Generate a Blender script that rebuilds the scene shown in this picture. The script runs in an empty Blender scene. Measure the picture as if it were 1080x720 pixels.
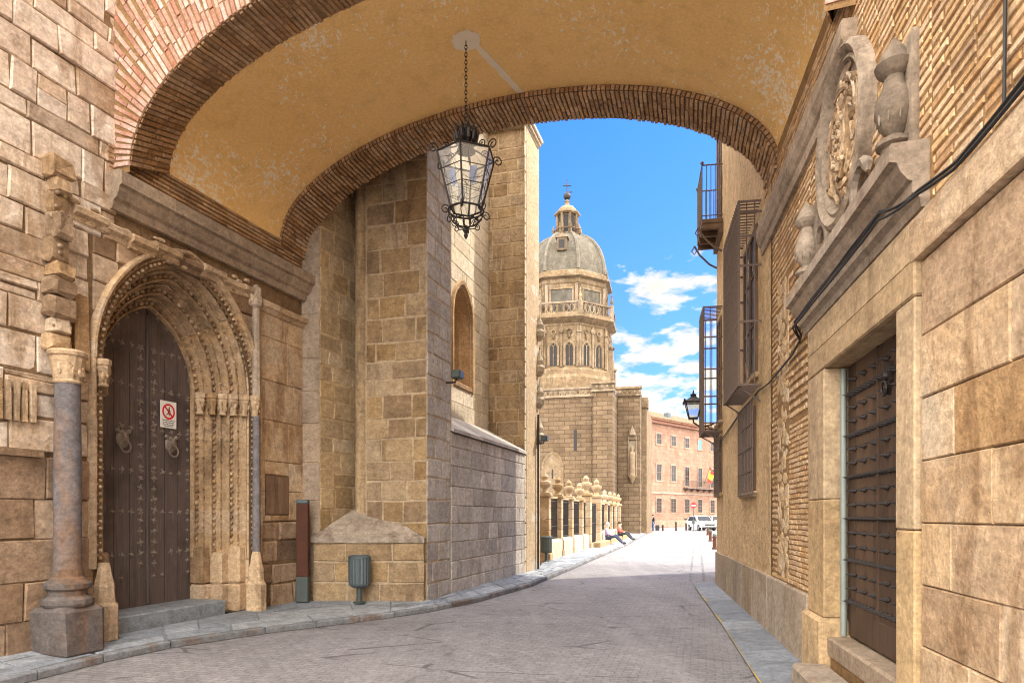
import bpy, bmesh, math, random
from mathutils import Vector, Matrix
random.seed(7)
C = bpy.context.scene.collection
R_ = random.random
def U(a, b): return a + (b - a) * random.random()
PI = math.pi

# ------------------------------------------------------------------ mesh builder
ORG = {}
class MB:
    """collects faces in a local frame and links them as ONE mesh object"""
    def __init__(self, T=None):
        self.v = []; self.f = []; self.t = []; self.T = T or (lambda a, b, c: (a, b, c))
    def add(self, vs, fs, tone=None):
        n = len(self.v)
        self.v += [self.T(*p) for p in vs]
        t = random.random() if tone is None else tone
        for f in fs:
            self.f.append([i + n for i in f]); self.t.append(t)
    def quad(self, a, b, c, d, tone=None): self.add([a, b, c, d], [(0, 1, 2, 3)], tone)
    def box(self, a0, a1, b0, b1, c0, c1, tone=None, j=0.0, bev=0.0):
        P = lambda a, b, c: (a + U(-j, j), b + U(-j, j), c + U(-j, j)) if j else (a, b, c)
        if bev <= 0:
            vs = [P(a, b, c) for a in (a0, a1) for b in (b0, b1) for c in (c0, c1)]
            self.add(vs, [(0, 1, 3, 2), (4, 6, 7, 5), (0, 4, 5, 1), (2, 3, 7, 6), (0, 2, 6, 4), (1, 5, 7, 3)], tone)
        else:
            # chamfered box : 24 verts
            e = min(bev, (a1 - a0) * .45, (b1 - b0) * .45, (c1 - c0) * .45)
            bm = bmesh.new()
            bmesh.ops.create_cube(bm, size=1)
            bmesh.ops.scale(bm, vec=(a1 - a0, b1 - b0, c1 - c0), verts=bm.verts)
            bmesh.ops.bevel(bm, geom=list(bm.edges), offset=e, segments=1, affect='EDGES', profile=.5)
            m = ((a0 + a1) / 2, (b0 + b1) / 2, (c0 + c1) / 2)
            bm.verts.index_update()
            vs = [(v.co.x + m[0] + U(-j, j), v.co.y + m[1] + U(-j, j), v.co.z + m[2] + U(-j, j)) for v in bm.verts]
            fs = [[v.index for v in f.verts] for f in bm.faces]
            bm.free(); self.add(vs, fs, tone)
    def prism(self, poly, b0, b1, tone=None, axis='b'):
        """poly of 2-D points extruded along one local axis (b: poly is (a,c); c: poly is (a,b); a: poly is (b,c))"""
        n = len(poly)
        mk = {'b': lambda p, h: (p[0], h, p[1]), 'c': lambda p, h: (p[0], p[1], h), 'a': lambda p, h: (h, p[0], p[1])}[axis]
        vs = [mk(p, b0) for p in poly] + [mk(p, b1) for p in poly]
        fs = [tuple(range(n))[::-1], tuple(range(n, 2 * n))] + [(i, (i + 1) % n, n + (i + 1) % n, n + i) for i in range(n)]
        self.add(vs, fs, tone)
    def grid(self, rows, tone=None, close=False):
        """rows of equal length point lists -> quads"""
        m = len(rows[0]); vs = [p for r in rows for p in r]; fs = []
        for i in range(len(rows) - 1):
            for k in range(m if close else m - 1):
                k2 = (k + 1) % m
                fs.append((i * m + k, i * m + k2, (i + 1) * m + k2, (i + 1) * m + k))
        self.add(vs, fs, tone)
    def lathe(self, ctr, prof, n=12, tone=None, squash=1.0, a0=0.0):
        rows = [[(ctr[0] + r * math.cos(a0 + 2 * PI * k / n), ctr[1] + squash * r * math.sin(a0 + 2 * PI * k / n), ctr[2] + h) for k in range(n)] for r, h in prof]
        self.grid(rows, tone, True)
        m = len(self.v)
        # caps
        n0 = m - n * len(prof)
        self.f.append([n0 + k for k in range(n)][::-1]); self.t.append(self.t[-1])
        self.f.append([m - n + k for k in range(n)]); self.t.append(self.t[-1])
    def ball(self, c, r, n=8, m=5, tone=None, sc=(1, 1, 1)):
        rows = []
        for i in range(m + 1):
            th = PI * (.02 + .96 * i / m)
            rows.append([(c[0] + sc[0] * r * math.sin(th) * math.cos(2 * PI * k / n), c[1] + sc[1] * r * math.sin(th) * math.sin(2 * PI * k / n), c[2] + sc[2] * r * math.cos(th)) for k in range(n)])
        self.grid(rows, tone, True)
    def tube(self, pts, r, n=6, tone=None, closed=False):
        pts = [Vector(p) for p in pts]; rows = []; N = len(pts)
        rr = r if isinstance(r, (list, tuple)) else [r] * N
        up = None
        for i, p in enumerate(pts):
            if closed: d = pts[(i + 1) % N] - pts[i - 1]
            else: d = pts[min(i + 1, N - 1)] - pts[max(i - 1, 0)]
            d = d.normalized() if d.length > 1e-9 else Vector((0, 0, 1))
            if up is None:
                up = d.orthogonal().normalized()
            else:
                up = (up - d * up.dot(d)); up = up.normalized() if up.length > 1e-6 else d.orthogonal().normalized()
            w = d.cross(up)
            rows.append([tuple(p + rr[i] * (up * math.cos(2 * PI * k / n) + w * math.sin(2 * PI * k / n))) for k in range(n)])
        if closed: rows.append(rows[0])
        self.grid(rows, tone, True)
        if not closed:
            self.add(rows[0], [tuple(range(n))[::-1]], tone); self.add(rows[-1], [tuple(range(n))], tone)
    def block(self, a0, a1, c0, c1, h, bev=.012, j=.006, tone=None, base=0.0, rough=0.0):
        """an ashlar on the wall face: skirt + chamfer + front"""
        w = min(bev, (a1 - a0) * .3, (c1 - c0) * .3)
        J = lambda: U(-j, j)
        co = [(a0 + J(), c0 + J()), (a1 + J(), c0 + J()), (a1 + J(), c1 + J()), (a0 + J(), c1 + J())]
        ins = [(co[0][0] + w, co[0][1] + w), (co[1][0] - w, co[1][1] + w), (co[2][0] - w, co[2][1] - w), (co[3][0] + w, co[3][1] - w)]
        hs = [h + U(-rough, rough) for _ in range(4)]
        vs = [(x, base, z) for x, z in co] + [(x, base + (h - w) * .85, z) for x, z in co] + [(x, base + hh, z) for (x, z), hh in zip(ins, hs)]
        fs = [(i, (i + 1) % 4, 4 + (i + 1) % 4, 4 + i) for i in range(4)] + [(4 + i, 4 + (i + 1) % 4, 8 + (i + 1) % 4, 8 + i) for i in range(4)] + [(8, 9, 10, 11)]
        self.add(vs, fs, tone)
    def ashlar(self, a0, a1, c0, c1, rows, lens, h=(.012, .03), gap=.012, hole=None, j=.006, bev=.014, tone=(0, 1), skip=0.0, rough=0.003, base=0.0, split=0.0):
        """coursed masonry filling a rectangle, with an optional hole(z)->(lo,hi)"""
        z = c0; k = 0
        while z < c1 - 1e-3:
            hh = U(*rows); z2 = min(z + hh, c1)
            if c1 - z2 < rows[0] * .5: z2 = c1
            spans = [(a0, a1)]
            if hole:
                q = hole(z, z2)
                if q: spans = [(a0, q[0]), (q[1], a1)]
            for s0, s1 in spans:
                s = s0
                first = True
                while s < s1 - 1e-3:
                    L = U(*lens)
                    if first: L *= U(.45, 1); first = False
                    e = min(s + L, s1)
                    if s1 - e < lens[0] * .4: e = s1
                    if random.random() >= skip:
                        zz = [z, z2]
                        if random.random() < split: zz = [z, (z + z2) / 2 + U(-.05, .05), z2]
                        for q0, q1 in zip(zz[:-1], zz[1:]):
                            self.block(s + gap / 2, e - gap / 2, q0 + gap / 2, q1 - gap / 2, U(*h), bev, j, U(*tone), base, rough)
                    s = e
            z = z2; k += 1
    def build(self, name, mat, parent=None, smooth=False, fix=True, loc=None):
        me = bpy.data.meshes.new(name)
        o3 = Vector(ORG[parent.name]) if parent else Vector(loc or (0, 0, 0))
        me.from_pydata([tuple(Vector(p) - o3) for p in self.v], [], self.f)
        at = me.attributes.new('tone', 'FLOAT', 'FACE')
        at.data.foreach_set('value', self.t)
        if fix:
            bm = bmesh.new(); bm.from_mesh(me)
            bmesh.ops.recalc_face_normals(bm, faces=bm.faces)
            bm.to_mesh(me); bm.free()
        if smooth:
            me.polygons.foreach_set('use_smooth', [True] * len(me.polygons))
            try: me.set_sharp_from_angle(angle=math.radians(40))
            except Exception: pass
        me.materials.append(mat)
        o = bpy.data.objects.new(name, me); C.objects.link(o)
        if parent: o.parent = parent
        else: o.location = o3
        ORG[o.name] = tuple(o3)
        return o

def frame(t, c, d0, side):
    """vertical wall plane x = t*y + c ; local (s along, o out towards the street, z)"""
    k = math.hypot(1, t); P = Vector((t * d0 + c, d0, 0)); S = Vector((t, 1, 0)) / k; O = Vector((side, -side * t, 0)) / k
    return lambda s, o, z: tuple(P + S * s + O * o + Vector((0, 0, z)))
def frame2(P, Q):
    """frame through two plan points, s from P to Q, o to the right-hand side of P->Q"""
    P = Vector((P[0], P[1], 0)); Q = Vector((Q[0], Q[1], 0)); S = (Q - P).normalized(); O = Vector((S.y, -S.x, 0))
    f = lambda s, o, z: tuple(P + S * s + O * o + Vector((0, 0, z)))
    f.len = (Q - P).length
    return f
FL = frame(.347, -7.97, 8, 1)        # portal wall, left
FR = frame(.189, 1.8, 5, -1)         # palace wall, right
FS = frame(.312, -5.285, 12.1, 1)    # street side of the buttresses

# ------------------------------------------------------------------ things
def thing(name, label, cat, loc, group=None, kind=None):
    o = bpy.data.objects.new(name, None); C.objects.link(o)
    o.empty_display_size = .3; o.location = loc; ORG[o.name] = tuple(loc)
    o['label'] = label; o['category'] = cat
    if group: o['group'] = group
    return o
def tag(o, label, cat, group=None):
    o['label'] = label; o['category'] = cat
    if group: o['group'] = group
    return o
def structure(o): o['kind'] = 'structure'; return o
def copy_tree(o, loc=None, rotz=None, label=None, parent=None):
    c = o.copy(); C.objects.link(c)
    if parent: c.parent = parent
    if loc is not None: c.location = loc
    if rotz is not None: c.rotation_euler = (0, 0, rotz)
    if label: c['label'] = label
    for ch in [x for x in bpy.data.objects if x.parent is o]: copy_tree(ch, parent=c)
    return c

# ------------------------------------------------------------------ materials
def newmat(name):
    m = bpy.data.materials.new(name); m.use_nodes = True
    nt = m.node_tree; b = nt.nodes['Principled BSDF']
    return m, nt, b
def N(nt, typ, **kw):
    n = nt.nodes.new(typ)
    for k, v in kw.items(): setattr(n, k, v)
    return n
def ramp(nt, stops):
    r = N(nt, 'ShaderNodeValToRGB'); e = r.color_ramp.elements
    while len(e) < len(stops): e.new(.5)
    for i, (p, c) in enumerate(stops):
        e[i].position = p; e[i].color = (*c, 1) if len(c) == 3 else c
    return r
def mixc(nt, a, b, fac, mode='MIX'):
    m = N(nt, 'ShaderNodeMix', data_type='RGBA', blend_type=mode)
    def put(s, v):
        if isinstance(v, (tuple, list)): s.default_value = (*v, 1) if len(v) == 3 else v
        elif isinstance(v, (int, float)): s.default_value = v
        else: nt.links.new(v, s)
    put(m.inputs[6], a); put(m.inputs[7], b); put(m.inputs[0], fac)
    return m.outputs[2]
def noise(nt, vec, scale, detail=5, rough=.6, dist=0.0):
    n = N(nt, 'ShaderNodeTexNoise'); n.inputs['Scale'].default_value = scale; n.inputs['Detail'].default_value = detail
    n.inputs['Roughness'].default_value = rough; n.inputs['Distortion'].default_value = dist
    nt.links.new(vec, n.inputs['Vector']); return n.outputs['Fac']
def mapping(nt, vec, scale=(1, 1, 1), rot=(0, 0, 0)):
    m = N(nt, 'ShaderNodeMapping'); m.inputs['Scale'].default_value = scale; m.inputs['Rotation'].default_value = rot
    nt.links.new(vec, m.inputs['Vector']); return m.outputs['Vector']
def mrange(nt, x, a, b, c=0, d=1):
    m = N(nt, 'ShaderNodeMapRange'); m.inputs[1].default_value = a; m.inputs[2].default_value = b; m.inputs[3].default_value = c; m.inputs[4].default_value = d
    nt.links.new(x, m.inputs[0]); return m.outputs[0]
def geo(nt): return N(nt, 'ShaderNodeNewGeometry').outputs['Position']
def objc(nt): return N(nt, 'ShaderNodeTexCoord').outputs['Object']

def stone(name, cols, bump=.35, fine=28, stain=None, stain_amt=.5, mott=.35, pits=.3, rough=.92, patch=None, patch_amt=.5, local=False, big=.9, bumpd=.03):
    m, nt, b = newmat(name); L = nt.links.new
    P = objc(nt)
    tone = N(nt, 'ShaderNodeAttribute', attribute_name='tone').outputs['Fac']
    n1 = noise(nt, P, big, 4, .6)
    n2 = noise(nt, P, 5.0, 6, .65, .3)
    n3 = noise(nt, P, fine, 4, .7)
    add = N(nt, 'ShaderNodeMath', operation='MULTIPLY_ADD'); L(n2, add.inputs[0]); add.inputs[1].default_value = mott * 1.6; L(tone, add.inputs[2])
    sub = N(nt, 'ShaderNodeMath', operation='SUBTRACT'); L(add.outputs[0], sub.inputs[0]); sub.inputs[1].default_value = mott * .8
    r = ramp(nt, [(i / (len(cols) - 1), c) for i, c in enumerate(cols)]); L(sub.outputs[0], r.inputs[0])
    col = r.outputs[0]
    fr_ = N(nt, 'ShaderNodeMath', operation='MULTIPLY'); L(tone, fr_.inputs[0]); fr_.inputs[1].default_value = 37.7
    fq_ = N(nt, 'ShaderNodeMath', operation='FRACT'); L(fr_.outputs[0], fq_.inputs[0])
    hs_ = N(nt, 'ShaderNodeHueSaturation'); L(col, hs_.inputs['Color']); L(mrange(nt, fq_.outputs[0], 0, 1, .84, 1.08), hs_.inputs['Saturation']); L(mrange(nt, n1, .3, .7, .86, 1.14), hs_.inputs['Value']); col = hs_.outputs[0]
    if patch:
        pm = mrange(nt, n1, .5, .62, 0, patch_amt); col = mixc(nt, col, patch, pm)
    if stain:
        sv = mapping(nt, P, (1, 1, .32)); sn = noise(nt, sv, 2.1, 6, .7, .5)
        sm = mrange(nt, sn, .50, .62, 0, stain_amt); col = mixc(nt, col, stain, sm)
    g = mrange(nt, n3, .3, .7, .76, 1.18); gc = N(nt, 'ShaderNodeCombineColor'); [L(g, gc.inputs[i]) for i in range(3)]
    col = mixc(nt, col, gc.outputs[0], 1.0, 'MULTIPLY')
    n4 = noise(nt, mapping(nt, P, (1, 1, 1.6)), fine * .28, 10, .72, .12); g4 = mrange(nt, n4, .32, .66, .70, 1.24); gc4 = N(nt, 'ShaderNodeCombineColor'); [L(g4, gc4.inputs[i]) for i in range(3)]
    col = mixc(nt, col, gc4.outputs[0], 1.0, 'MULTIPLY')
    if pits:
        vo = N(nt, 'ShaderNodeTexVoronoi'); vo.inputs['Scale'].default_value = 14; L(P, vo.inputs['Vector'])
        pm = mrange(nt, vo.outputs['Distance'], .06, .16, 1, 0)
        gate = mrange(nt, n2, .52, .62, 0, pits); mu = N(nt, 'ShaderNodeMath', operation='MULTIPLY'); L(pm, mu.inputs[0]); L(gate, mu.inputs[1])
        col = mixc(nt, col, tuple(x * .35 for x in cols[0]), mu.outputs[0])
    L(col, b.inputs['Base Color']); b.inputs['Roughness'].default_value = rough
    b.inputs['Specular IOR Level'].default_value = .25
    hs = N(nt, 'ShaderNodeMath', operation='MULTIPLY_ADD'); L(n2, hs.inputs[0]); hs.inputs[1].default_value = 1.6; L(n4, hs.inputs[2])
    bp = N(nt, 'ShaderNodeBump'); bp.inputs['Strength'].default_value = bump; bp.inputs['Distance'].default_value = bumpd
    L(hs.outputs[0], bp.inputs['Height']); L(bp.outputs[0], b.inputs['Normal'])
    return m

def plain(name, col, rough=.6, metal=0.0, var=.25, scale=8, bump=.1, spec=.4):
    m, nt, b = newmat(name); L = nt.links.new; P = objc(nt)
    n = noise(nt, P, scale, 5, .65)
    c = mixc(nt, tuple(x * (1 - var) for x in col), tuple(min(1, x * (1 + var)) for x in col), n)
    L(c, b.inputs['Base Color']); b.inputs['Roughness'].default_value = rough; b.inputs['Metallic'].default_value = metal
    b.inputs['Specular IOR Level'].default_value = spec
    if bump:
        bp = N(nt, 'ShaderNodeBump'); bp.inputs['Strength'].default_value = bump; bp.inputs['Distance'].default_value = .01
        L(n, bp.inputs['Height']); L(bp.outputs[0], b.inputs['Normal'])
    return m

M = {}
M['pale'] = stone('pale_weathered_ashlar', [(.32, .22, .14), (.56, .43, .315), (.68, .555, .44), (.72, .62, .52)], bump=.5, stain=(.27, .16, .075), stain_amt=.6, mott=.5, patch=(.50, .39, .31), patch_amt=.5)
M['brown'] = stone('brown_ashlar', [(.16, .10, .06), (.29, .19, .12), (.40, .275, .18), (.47, .35, .245)], bump=.45, stain=(.12, .075, .05), stain_amt=.5)
M['mortar'] = stone('lime_mortar', [(.17, .105, .055), (.25, .165, .09)], bump=.5, pits=.5, stain=(.10, .06, .03), stain_amt=.6)
M['mortarL'] = stone('pale_mortar', [(.40, .29, .17), (.50, .375, .23)], bump=.5, pits=.3)
M['carved'] = stone('carved_stone', [(.24, .145, .075), (.44, .30, .175), (.60, .45, .30)], bump=.6, fine=40, stain=(.13, .08, .045), stain_amt=.6, mott=.5)
M['greycol'] = stone('grey_marble_column', [(.15, .135, .14), (.24, .22, .235), (.33, .305, .325)], bump=.2, stain=(.22, .13, .075), stain_amt=.7, mott=.6, pits=0)
M['darkbase'] = stone('dark_column_base', [(.075, .065, .062), (.145, .125, .118), (.215, .185, .17)], bump=.4, stain=(.20, .105, .05), stain_amt=.7, mott=.6)
M['cornice'] = stone('cornice_stone', [(.27, .205, .15), (.40, .315, .235)], bump=.35, stain=(.15, .10, .07), stain_amt=.4)
M['buttress'] = stone('buttress_granite', [(.20, .125, .065), (.30, .20, .105), (.37, .26, .145), (.43, .32, .20)], bump=.55, mott=.5, stain=(.12, .075, .045), stain_amt=.5)
M['greyash'] = stone('grey_granite_ashlar', [(.34, .315, .295), (.44, .41, .38), (.53, .49, .45)], bump=.4, mott=.4, stain=(.26, .19, .14), stain_amt=.45, pits=.15)
M['cream'] = stone('cream_limestone', [(.40, .34, .25), (.50, .43, .33), (.55, .48, .38)], bump=.25, mott=.3, pits=.1)
M['ochre'] = stone('ochre_ashlar', [(.38, .235, .12), (.53, .355, .20), (.62, .455, .29)], bump=.6, stain=(.23, .13, .06), stain_amt=.65, mott=.7, patch=(.47, .40, .31), patch_amt=.6)
M['ochreQ'] = stone('tan_irregular_ashlar', [(.29, .195, .10), (.41, .295, .165), (.50, .375, .23)], bump=.5, stain=(.24, .165, .10), stain_amt=.5, mott=.5)
M['surround'] = stone('door_surround_stone', [(.40, .275, .15), (.55, .40, .235)], bump=.35, stain=(.2, .13, .08), stain_amt=.45, pits=.4)
M['stucco'] = stone('rubble_stucco', [(.48, .325, .175), (.60, .43, .25), (.67, .51, .32)], bump=.6, stain=(.36, .235, .125), stain_amt=.5, mott=.5, pits=.5, bumpd=.05)
M['plinth'] = stone('rendered_plinth', [(.30, .23, .165), (.40, .32, .235)], bump=.3, stain=(.22, .155, .10), stain_amt=.5, mott=.4)
M['brick'] = stone('thin_tan_brick', [(.46, .275, .14), (.56, .36, .19), (.62, .42, .235), (.66, .465, .275)], bump=.45, fine=45, mott=.3, stain=(.27, .165, .09), stain_amt=.45, pits=.2)
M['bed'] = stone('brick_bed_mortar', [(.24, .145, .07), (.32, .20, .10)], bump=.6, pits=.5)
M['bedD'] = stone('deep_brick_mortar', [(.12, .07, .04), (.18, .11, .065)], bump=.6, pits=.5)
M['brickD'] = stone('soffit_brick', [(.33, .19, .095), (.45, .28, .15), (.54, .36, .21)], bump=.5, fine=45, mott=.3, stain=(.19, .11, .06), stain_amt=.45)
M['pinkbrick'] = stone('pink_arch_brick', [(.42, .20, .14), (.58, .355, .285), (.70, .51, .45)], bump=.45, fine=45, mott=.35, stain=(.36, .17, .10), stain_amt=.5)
M['flag'] = stone('paving_flagstone', [(.185, .21, .245), (.265, .29, .325), (.33, .355, .39)], bump=.25, mott=.5, stain=(.15, .15, .155), stain_amt=.5, rough=.7, pits=.2, bumpd=.015)
M['kerb'] = stone('kerb_granite', [(.15, .155, .165), (.24, .25, .27)], bump=.35, mott=.5, stain=(.16, .085, .045), stain_amt=.6, rough=.8)
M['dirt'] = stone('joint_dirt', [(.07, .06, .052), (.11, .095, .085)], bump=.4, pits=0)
M['dome'] = stone('dome_slate_stone', [(.055, .048, .036), (.095, .083, .064), (.14, .122, .095)], bump=.3, fine=6, mott=.4, stain=(.16, .14, .115), stain_amt=.5, big=.3, pits=0)
M['tower'] = stone('tower_limestone', [(.085, .055, .03), (.165, .115, .068), (.235, .175, .115)], bump=.3, fine=6, mott=.4, stain=(.28, .215, .15), stain_amt=.6, big=.3, pits=0)
M['towerB'] = stone('tower_base_masonry', [(.15, .11, .065), (.2, .15, .09), (.26, .2, .13)], bump=.35, fine=8, mott=.4, stain=(.2, .145, .09), stain_amt=.5, pits=0)
M['white'] = stone('white_limestone_railing', [(.28, .19, .105), (.42, .31, .195)], bump=.2, mott=.3, pits=0)
M['iron'] = plain('wrought_iron', (.035, .03, .028), .55, .6, .3, 20, .1)
M['rust'] = plain('rusted_iron', (.15, .11, .09), .75, .1, .4, 20, .2)
M['bronze'] = plain('bronze_stud', (.24, .20, .17), .5, .4, .35, 30, .1)
M['black'] = plain('black_rubber', (.02, .02, .022), .6)
M['dark'] = plain('dark_opening', (.022, .02, .02), .8, 0, .3)
M['steel'] = plain('blue_grey_steel', (.085, .108, .12), .5, .3, .2, 10, .05)
M['corten'] = plain('corten_steel', (.085, .033, .02), .85, .2, .4, 6, .15)
M['charcoal'] = plain('charcoal_metal', (.07, .085, .08), .6, .3)
M['fencewall'] = stone('pale_low_wall', [(.42, .34, .24), (.52, .44, .33)], bump=.2, mott=.3, pits=0)
M['spike'] = plain('dark_iron_spike', (.035, .028, .026), .6, .4, .3, 30, .1)
M['weathered'] = stone('grey_weathered_carving', [(.17, .13, .095), (.28, .22, .165), (.38, .31, .24)], bump=.5, stain=(.10, .07, .05), stain_amt=.6, mott=.6)
M['joint'] = plain('dark_joint', (.13, .085, .05), .95, 0, .4, 12, .3)
M['zinc'] = plain('zinc_pipe', (.28, .315, .295), .6, .3, .3, 6)
M['patchp'] = plain('lime_patch', (.78, .69, .55), .95, 0, .15, 5, .3)
M['signw'] = plain('sign_white', (.80, .80, .78), .4, 0, .05)
M['red'] = plain('sign_red', (.62, .02, .02), .4, 0, .1)
M['ink'] = plain('sign_ink', (.03, .03, .035), .5)
M['yellow'] = plain('yellow_paint', (.50, .34, .045), .7, 0, .4, 4, .2)
M['flagred'] = plain('flag_red', (.60, .03, .02), .8, 0, .1)
M['flagyel'] = plain('flag_yellow', (.80, .52, .02), .8, 0, .1)
M['carw'] = plain('white_car_paint', (.78, .78, .78), .25, 0, .02, 3, 0, .6)
M['chrome'] = plain('chrome', (.55, .55, .56), .25, .9, .1)
M['skin'] = plain('skin', (.55, .33, .24), .55, 0, .08)
M['hair'] = plain('dark_hair', (.05, .035, .025), .7)
M['hairg'] = plain('grey_hair', (.38, .36, .34), .7)
M['jeans'] = plain('dark_trousers', (.035, .045, .085), .9, 0, .2)
M['navy'] = plain('blue_jeans', (.05, .11, .26), .9, 0, .2)
M['shirtp'] = plain('lilac_shirt', (.42, .33, .52), .9, 0, .15)
M['shirtr'] = plain('red_shirt', (.42, .10, .07), .9, 0, .15)
M['jacket'] = plain('dark_jacket', (.03, .035, .045), .9, 0, .2)
M['tile'] = stone('roof_tile', [(.20, .125, .075), (.28, .185, .115)], bump=.4, fine=10, pits=0)
M['palace'] = stone('pink_palace_render', [(.50, .345, .25), (.56, .40, .30)], bump=.3, fine=9, mott=.5, stain=(.42, .27, .19), stain_amt=.5, big=.25, pits=0)
M['quoin'] = stone('palace_quoin', [(.28, .19, .135), (.33, .235, .17)], bump=.3, fine=8, pits=0)
M['eave'] = stone('brick_eave', [(.20, .085, .05), (.28, .13, .08)], bump=.3, fine=8, pits=0)

def wood(name, c1, c2, scale=(14, 14, .7), rough=.65, bump=.35):
    m, nt, b = newmat(name); L = nt.links.new; P = objc(nt)
    tone = N(nt, 'ShaderNodeAttribute', attribute_name='tone').outputs['Fac']
    v = mapping(nt, P, scale); n = noise(nt, v, 2.5, 7, .65, .8); n2 = noise(nt, P, 1.6, 4, .6)
    a = N(nt, 'ShaderNodeMath', operation='MULTIPLY_ADD'); L(tone, a.inputs[0]); a.inputs[1].default_value = .35; L(n, a.inputs[2])
    f = mrange(nt, a.outputs[0], .35, .95)
    c = mixc(nt, c1, c2, f); c = mixc(nt, c, tuple(x * .5 for x in c1), mrange(nt, n2, .5, .7, 0, .6))
    L(c, b.inputs['Base Color']); b.inputs['Roughness'].default_value = rough; b.inputs['Specular IOR Level'].default_value = .35
    bp = N(nt, 'ShaderNodeBump'); bp.inputs['Strength'].default_value = bump; bp.inputs['Distance'].default_value = .012
    L(n, bp.inputs['Height']); L(bp.outputs[0], b.inputs['Normal'])
    return m
M['door'] = wood('dark_oak_door', (.060, .045, .042), (.165, .125, .115))
M['doorR'] = wood('brown_oak_door', (.045, .026, .017), (.12, .072, .045))
M['hatch'] = wood('brown_hatch_boards', (.13, .075, .045), (.27, .17, .11))
M['shutter'] = wood('brown_shutter', (.10, .06, .035), (.20, .125, .075))

def plaster():
    m, nt, b = newmat('flaking_ochre_plaster'); L = nt.links.new; P = objc(nt)
    n1 = noise(nt, P, .7, 5, .6); n2 = noise(nt, P, 4, 6, .65); n3 = noise(nt, P, 30, 4, .7)
    c = mixc(nt, (.80, .515, .205), (.90, .63, .28), n1)
    c = mixc(nt, c, (.62, .395, .15), mrange(nt, n2, .5, .75, 0, .55))
    # flaked paint: small pale flecks, gathered in zones
    fv = mapping(nt, P, (1.1, .55, 1.1), (0, 0, .35)); fl = noise(nt, fv, 17, 3, .7, .7)
    zs_ = N(nt, 'ShaderNodeSeparateXYZ'); L(geo(nt), zs_.inputs[0]); zn_ = noise(nt, P, .8, 2, .5); za_ = N(nt, 'ShaderNodeMath', operation='ADD'); L(mrange(nt, zs_.outputs[2], 7.75, 6.6, -.06, .09), za_.inputs[0]); L(zn_, za_.inputs[1]); zone = za_.outputs[0]
    th = N(nt, 'ShaderNodeMath', operation='MULTIPLY_ADD'); L(zone, th.inputs[0]); th.inputs[1].default_value = .55; L(fl, th.inputs[2])
    fm = mrange(nt, th.outputs[0], .895, .91)
    c = mixc(nt, c, (.86, .77, .60), fm)
    g = mrange(nt, n3, .3, .7, .88, 1.1); gc = N(nt, 'ShaderNodeCombineColor'); [L(g, gc.inputs[i]) for i in range(3)]
    c = mixc(nt, c, gc.outputs[0], 1.0, 'MULTIPLY')
    L(c, b.inputs['Base Color']); b.inputs['Roughness'].default_value = .9; b.inputs['Specular IOR Level'].default_value = .2
    h = N(nt, 'ShaderNodeMath', operation='MULTIPLY_ADD'); L(fm, h.inputs[0]); h.inputs[1].default_value = -.5; L(n2, h.inputs[2])
    bp = N(nt, 'ShaderNodeBump'); bp.inputs['Strength'].default_value = .3; bp.inputs['Distance'].default_value = .02
    L(h.outputs[0], bp.inputs['Height']); L(bp.outputs[0], b.inputs['Normal'])
    return m
M['plaster'] = plaster()

def brickwall(name, c1, c2, mort, bw, bh, ms=.012, rot=0.0, bump=.5, vert=True, stain=None):
    """brick/ashlar courses in a shader, for surfaces that stand far off"""
    m, nt, b = newmat(name); L = nt.links.new; P = objc(nt)
    if vert:   # u = horizontal distance along the wall, v = height
        sp = N(nt, 'ShaderNodeSeparateXYZ'); v0 = mapping(nt, P, (1, 1, 1), (0, 0, rot)); L(v0, sp.inputs[0])
        cb = N(nt, 'ShaderNodeCombineXYZ'); L(sp.outputs[0], cb.inputs[0]); L(sp.outputs[2], cb.inputs[1]); vec = cb.outputs[0]
    else: vec = mapping(nt, P, (1, 1, 1), (0, 0, rot))
    dn = noise(nt, P, 2.0, 3, .6); 
    br = N(nt, 'ShaderNodeTexBrick'); L(vec, br.inputs['Vector'])
    br.inputs['Color1'].default_value = (*c1, 1); br.inputs['Color2'].default_value = (*c2, 1); br.inputs['Mortar'].default_value = (*mort, 1)
    br.inputs['Scale'].default_value = 1; br.inputs['Mortar Size'].default_value = ms; br.inputs['Brick Width'].default_value = bw; br.inputs['Row Height'].default_value = bh
    br.inputs['Mortar Smooth'].default_value = .3
    n2 = noise(nt, P, 1.1, 6, .65); n3 = noise(nt, P, 12, 4, .7)
    g = mrange(nt, n2, .3, .7, .7, 1.25); gc = N(nt, 'ShaderNodeCombineColor'); [L(g, gc.inputs[i]) for i in range(3)]
    c = mixc(nt, br.outputs['Color'], gc.outputs[0], 1.0, 'MULTIPLY')
    g3 = mrange(nt, n3, .3, .7, .8, 1.2); gc3 = N(nt, 'ShaderNodeCombineColor'); [L(g3, gc3.inputs[i]) for i in range(3)]
    c = mixc(nt, c, gc3.outputs[0], 1.0, 'MULTIPLY')
    if stain: c = mixc(nt, c, stain, mrange(nt, noise(nt, mapping(nt, P, (1, 1, .25)), 1.1, 6, .7, .4), .55, .7, 0, .55))
    L(c, b.inputs['Base Color']); b.inputs['Roughness'].default_value = .9; b.inputs['Specular IOR Level'].default_value = .25
    h = N(nt, 'ShaderNodeMath', operation='MULTIPLY_ADD'); L(br.outputs['Fac'], h.inputs[0]); h.inputs[1].default_value = -1; L(n3, h.inputs[2])
    bp = N(nt, 'ShaderNodeBump'); bp.inputs['Strength'].default_value = bump; bp.inputs['Distance'].default_value = .02
    L(h.outputs[0], bp.inputs['Height']); L(bp.outputs[0], b.inputs['Normal'])
    return m
M['backwall'] = brickwall('plain_upper_masonry', (.44, .33, .22), (.52, .40, .28), (.3, .22, .14), .6, .3, .015)
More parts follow.
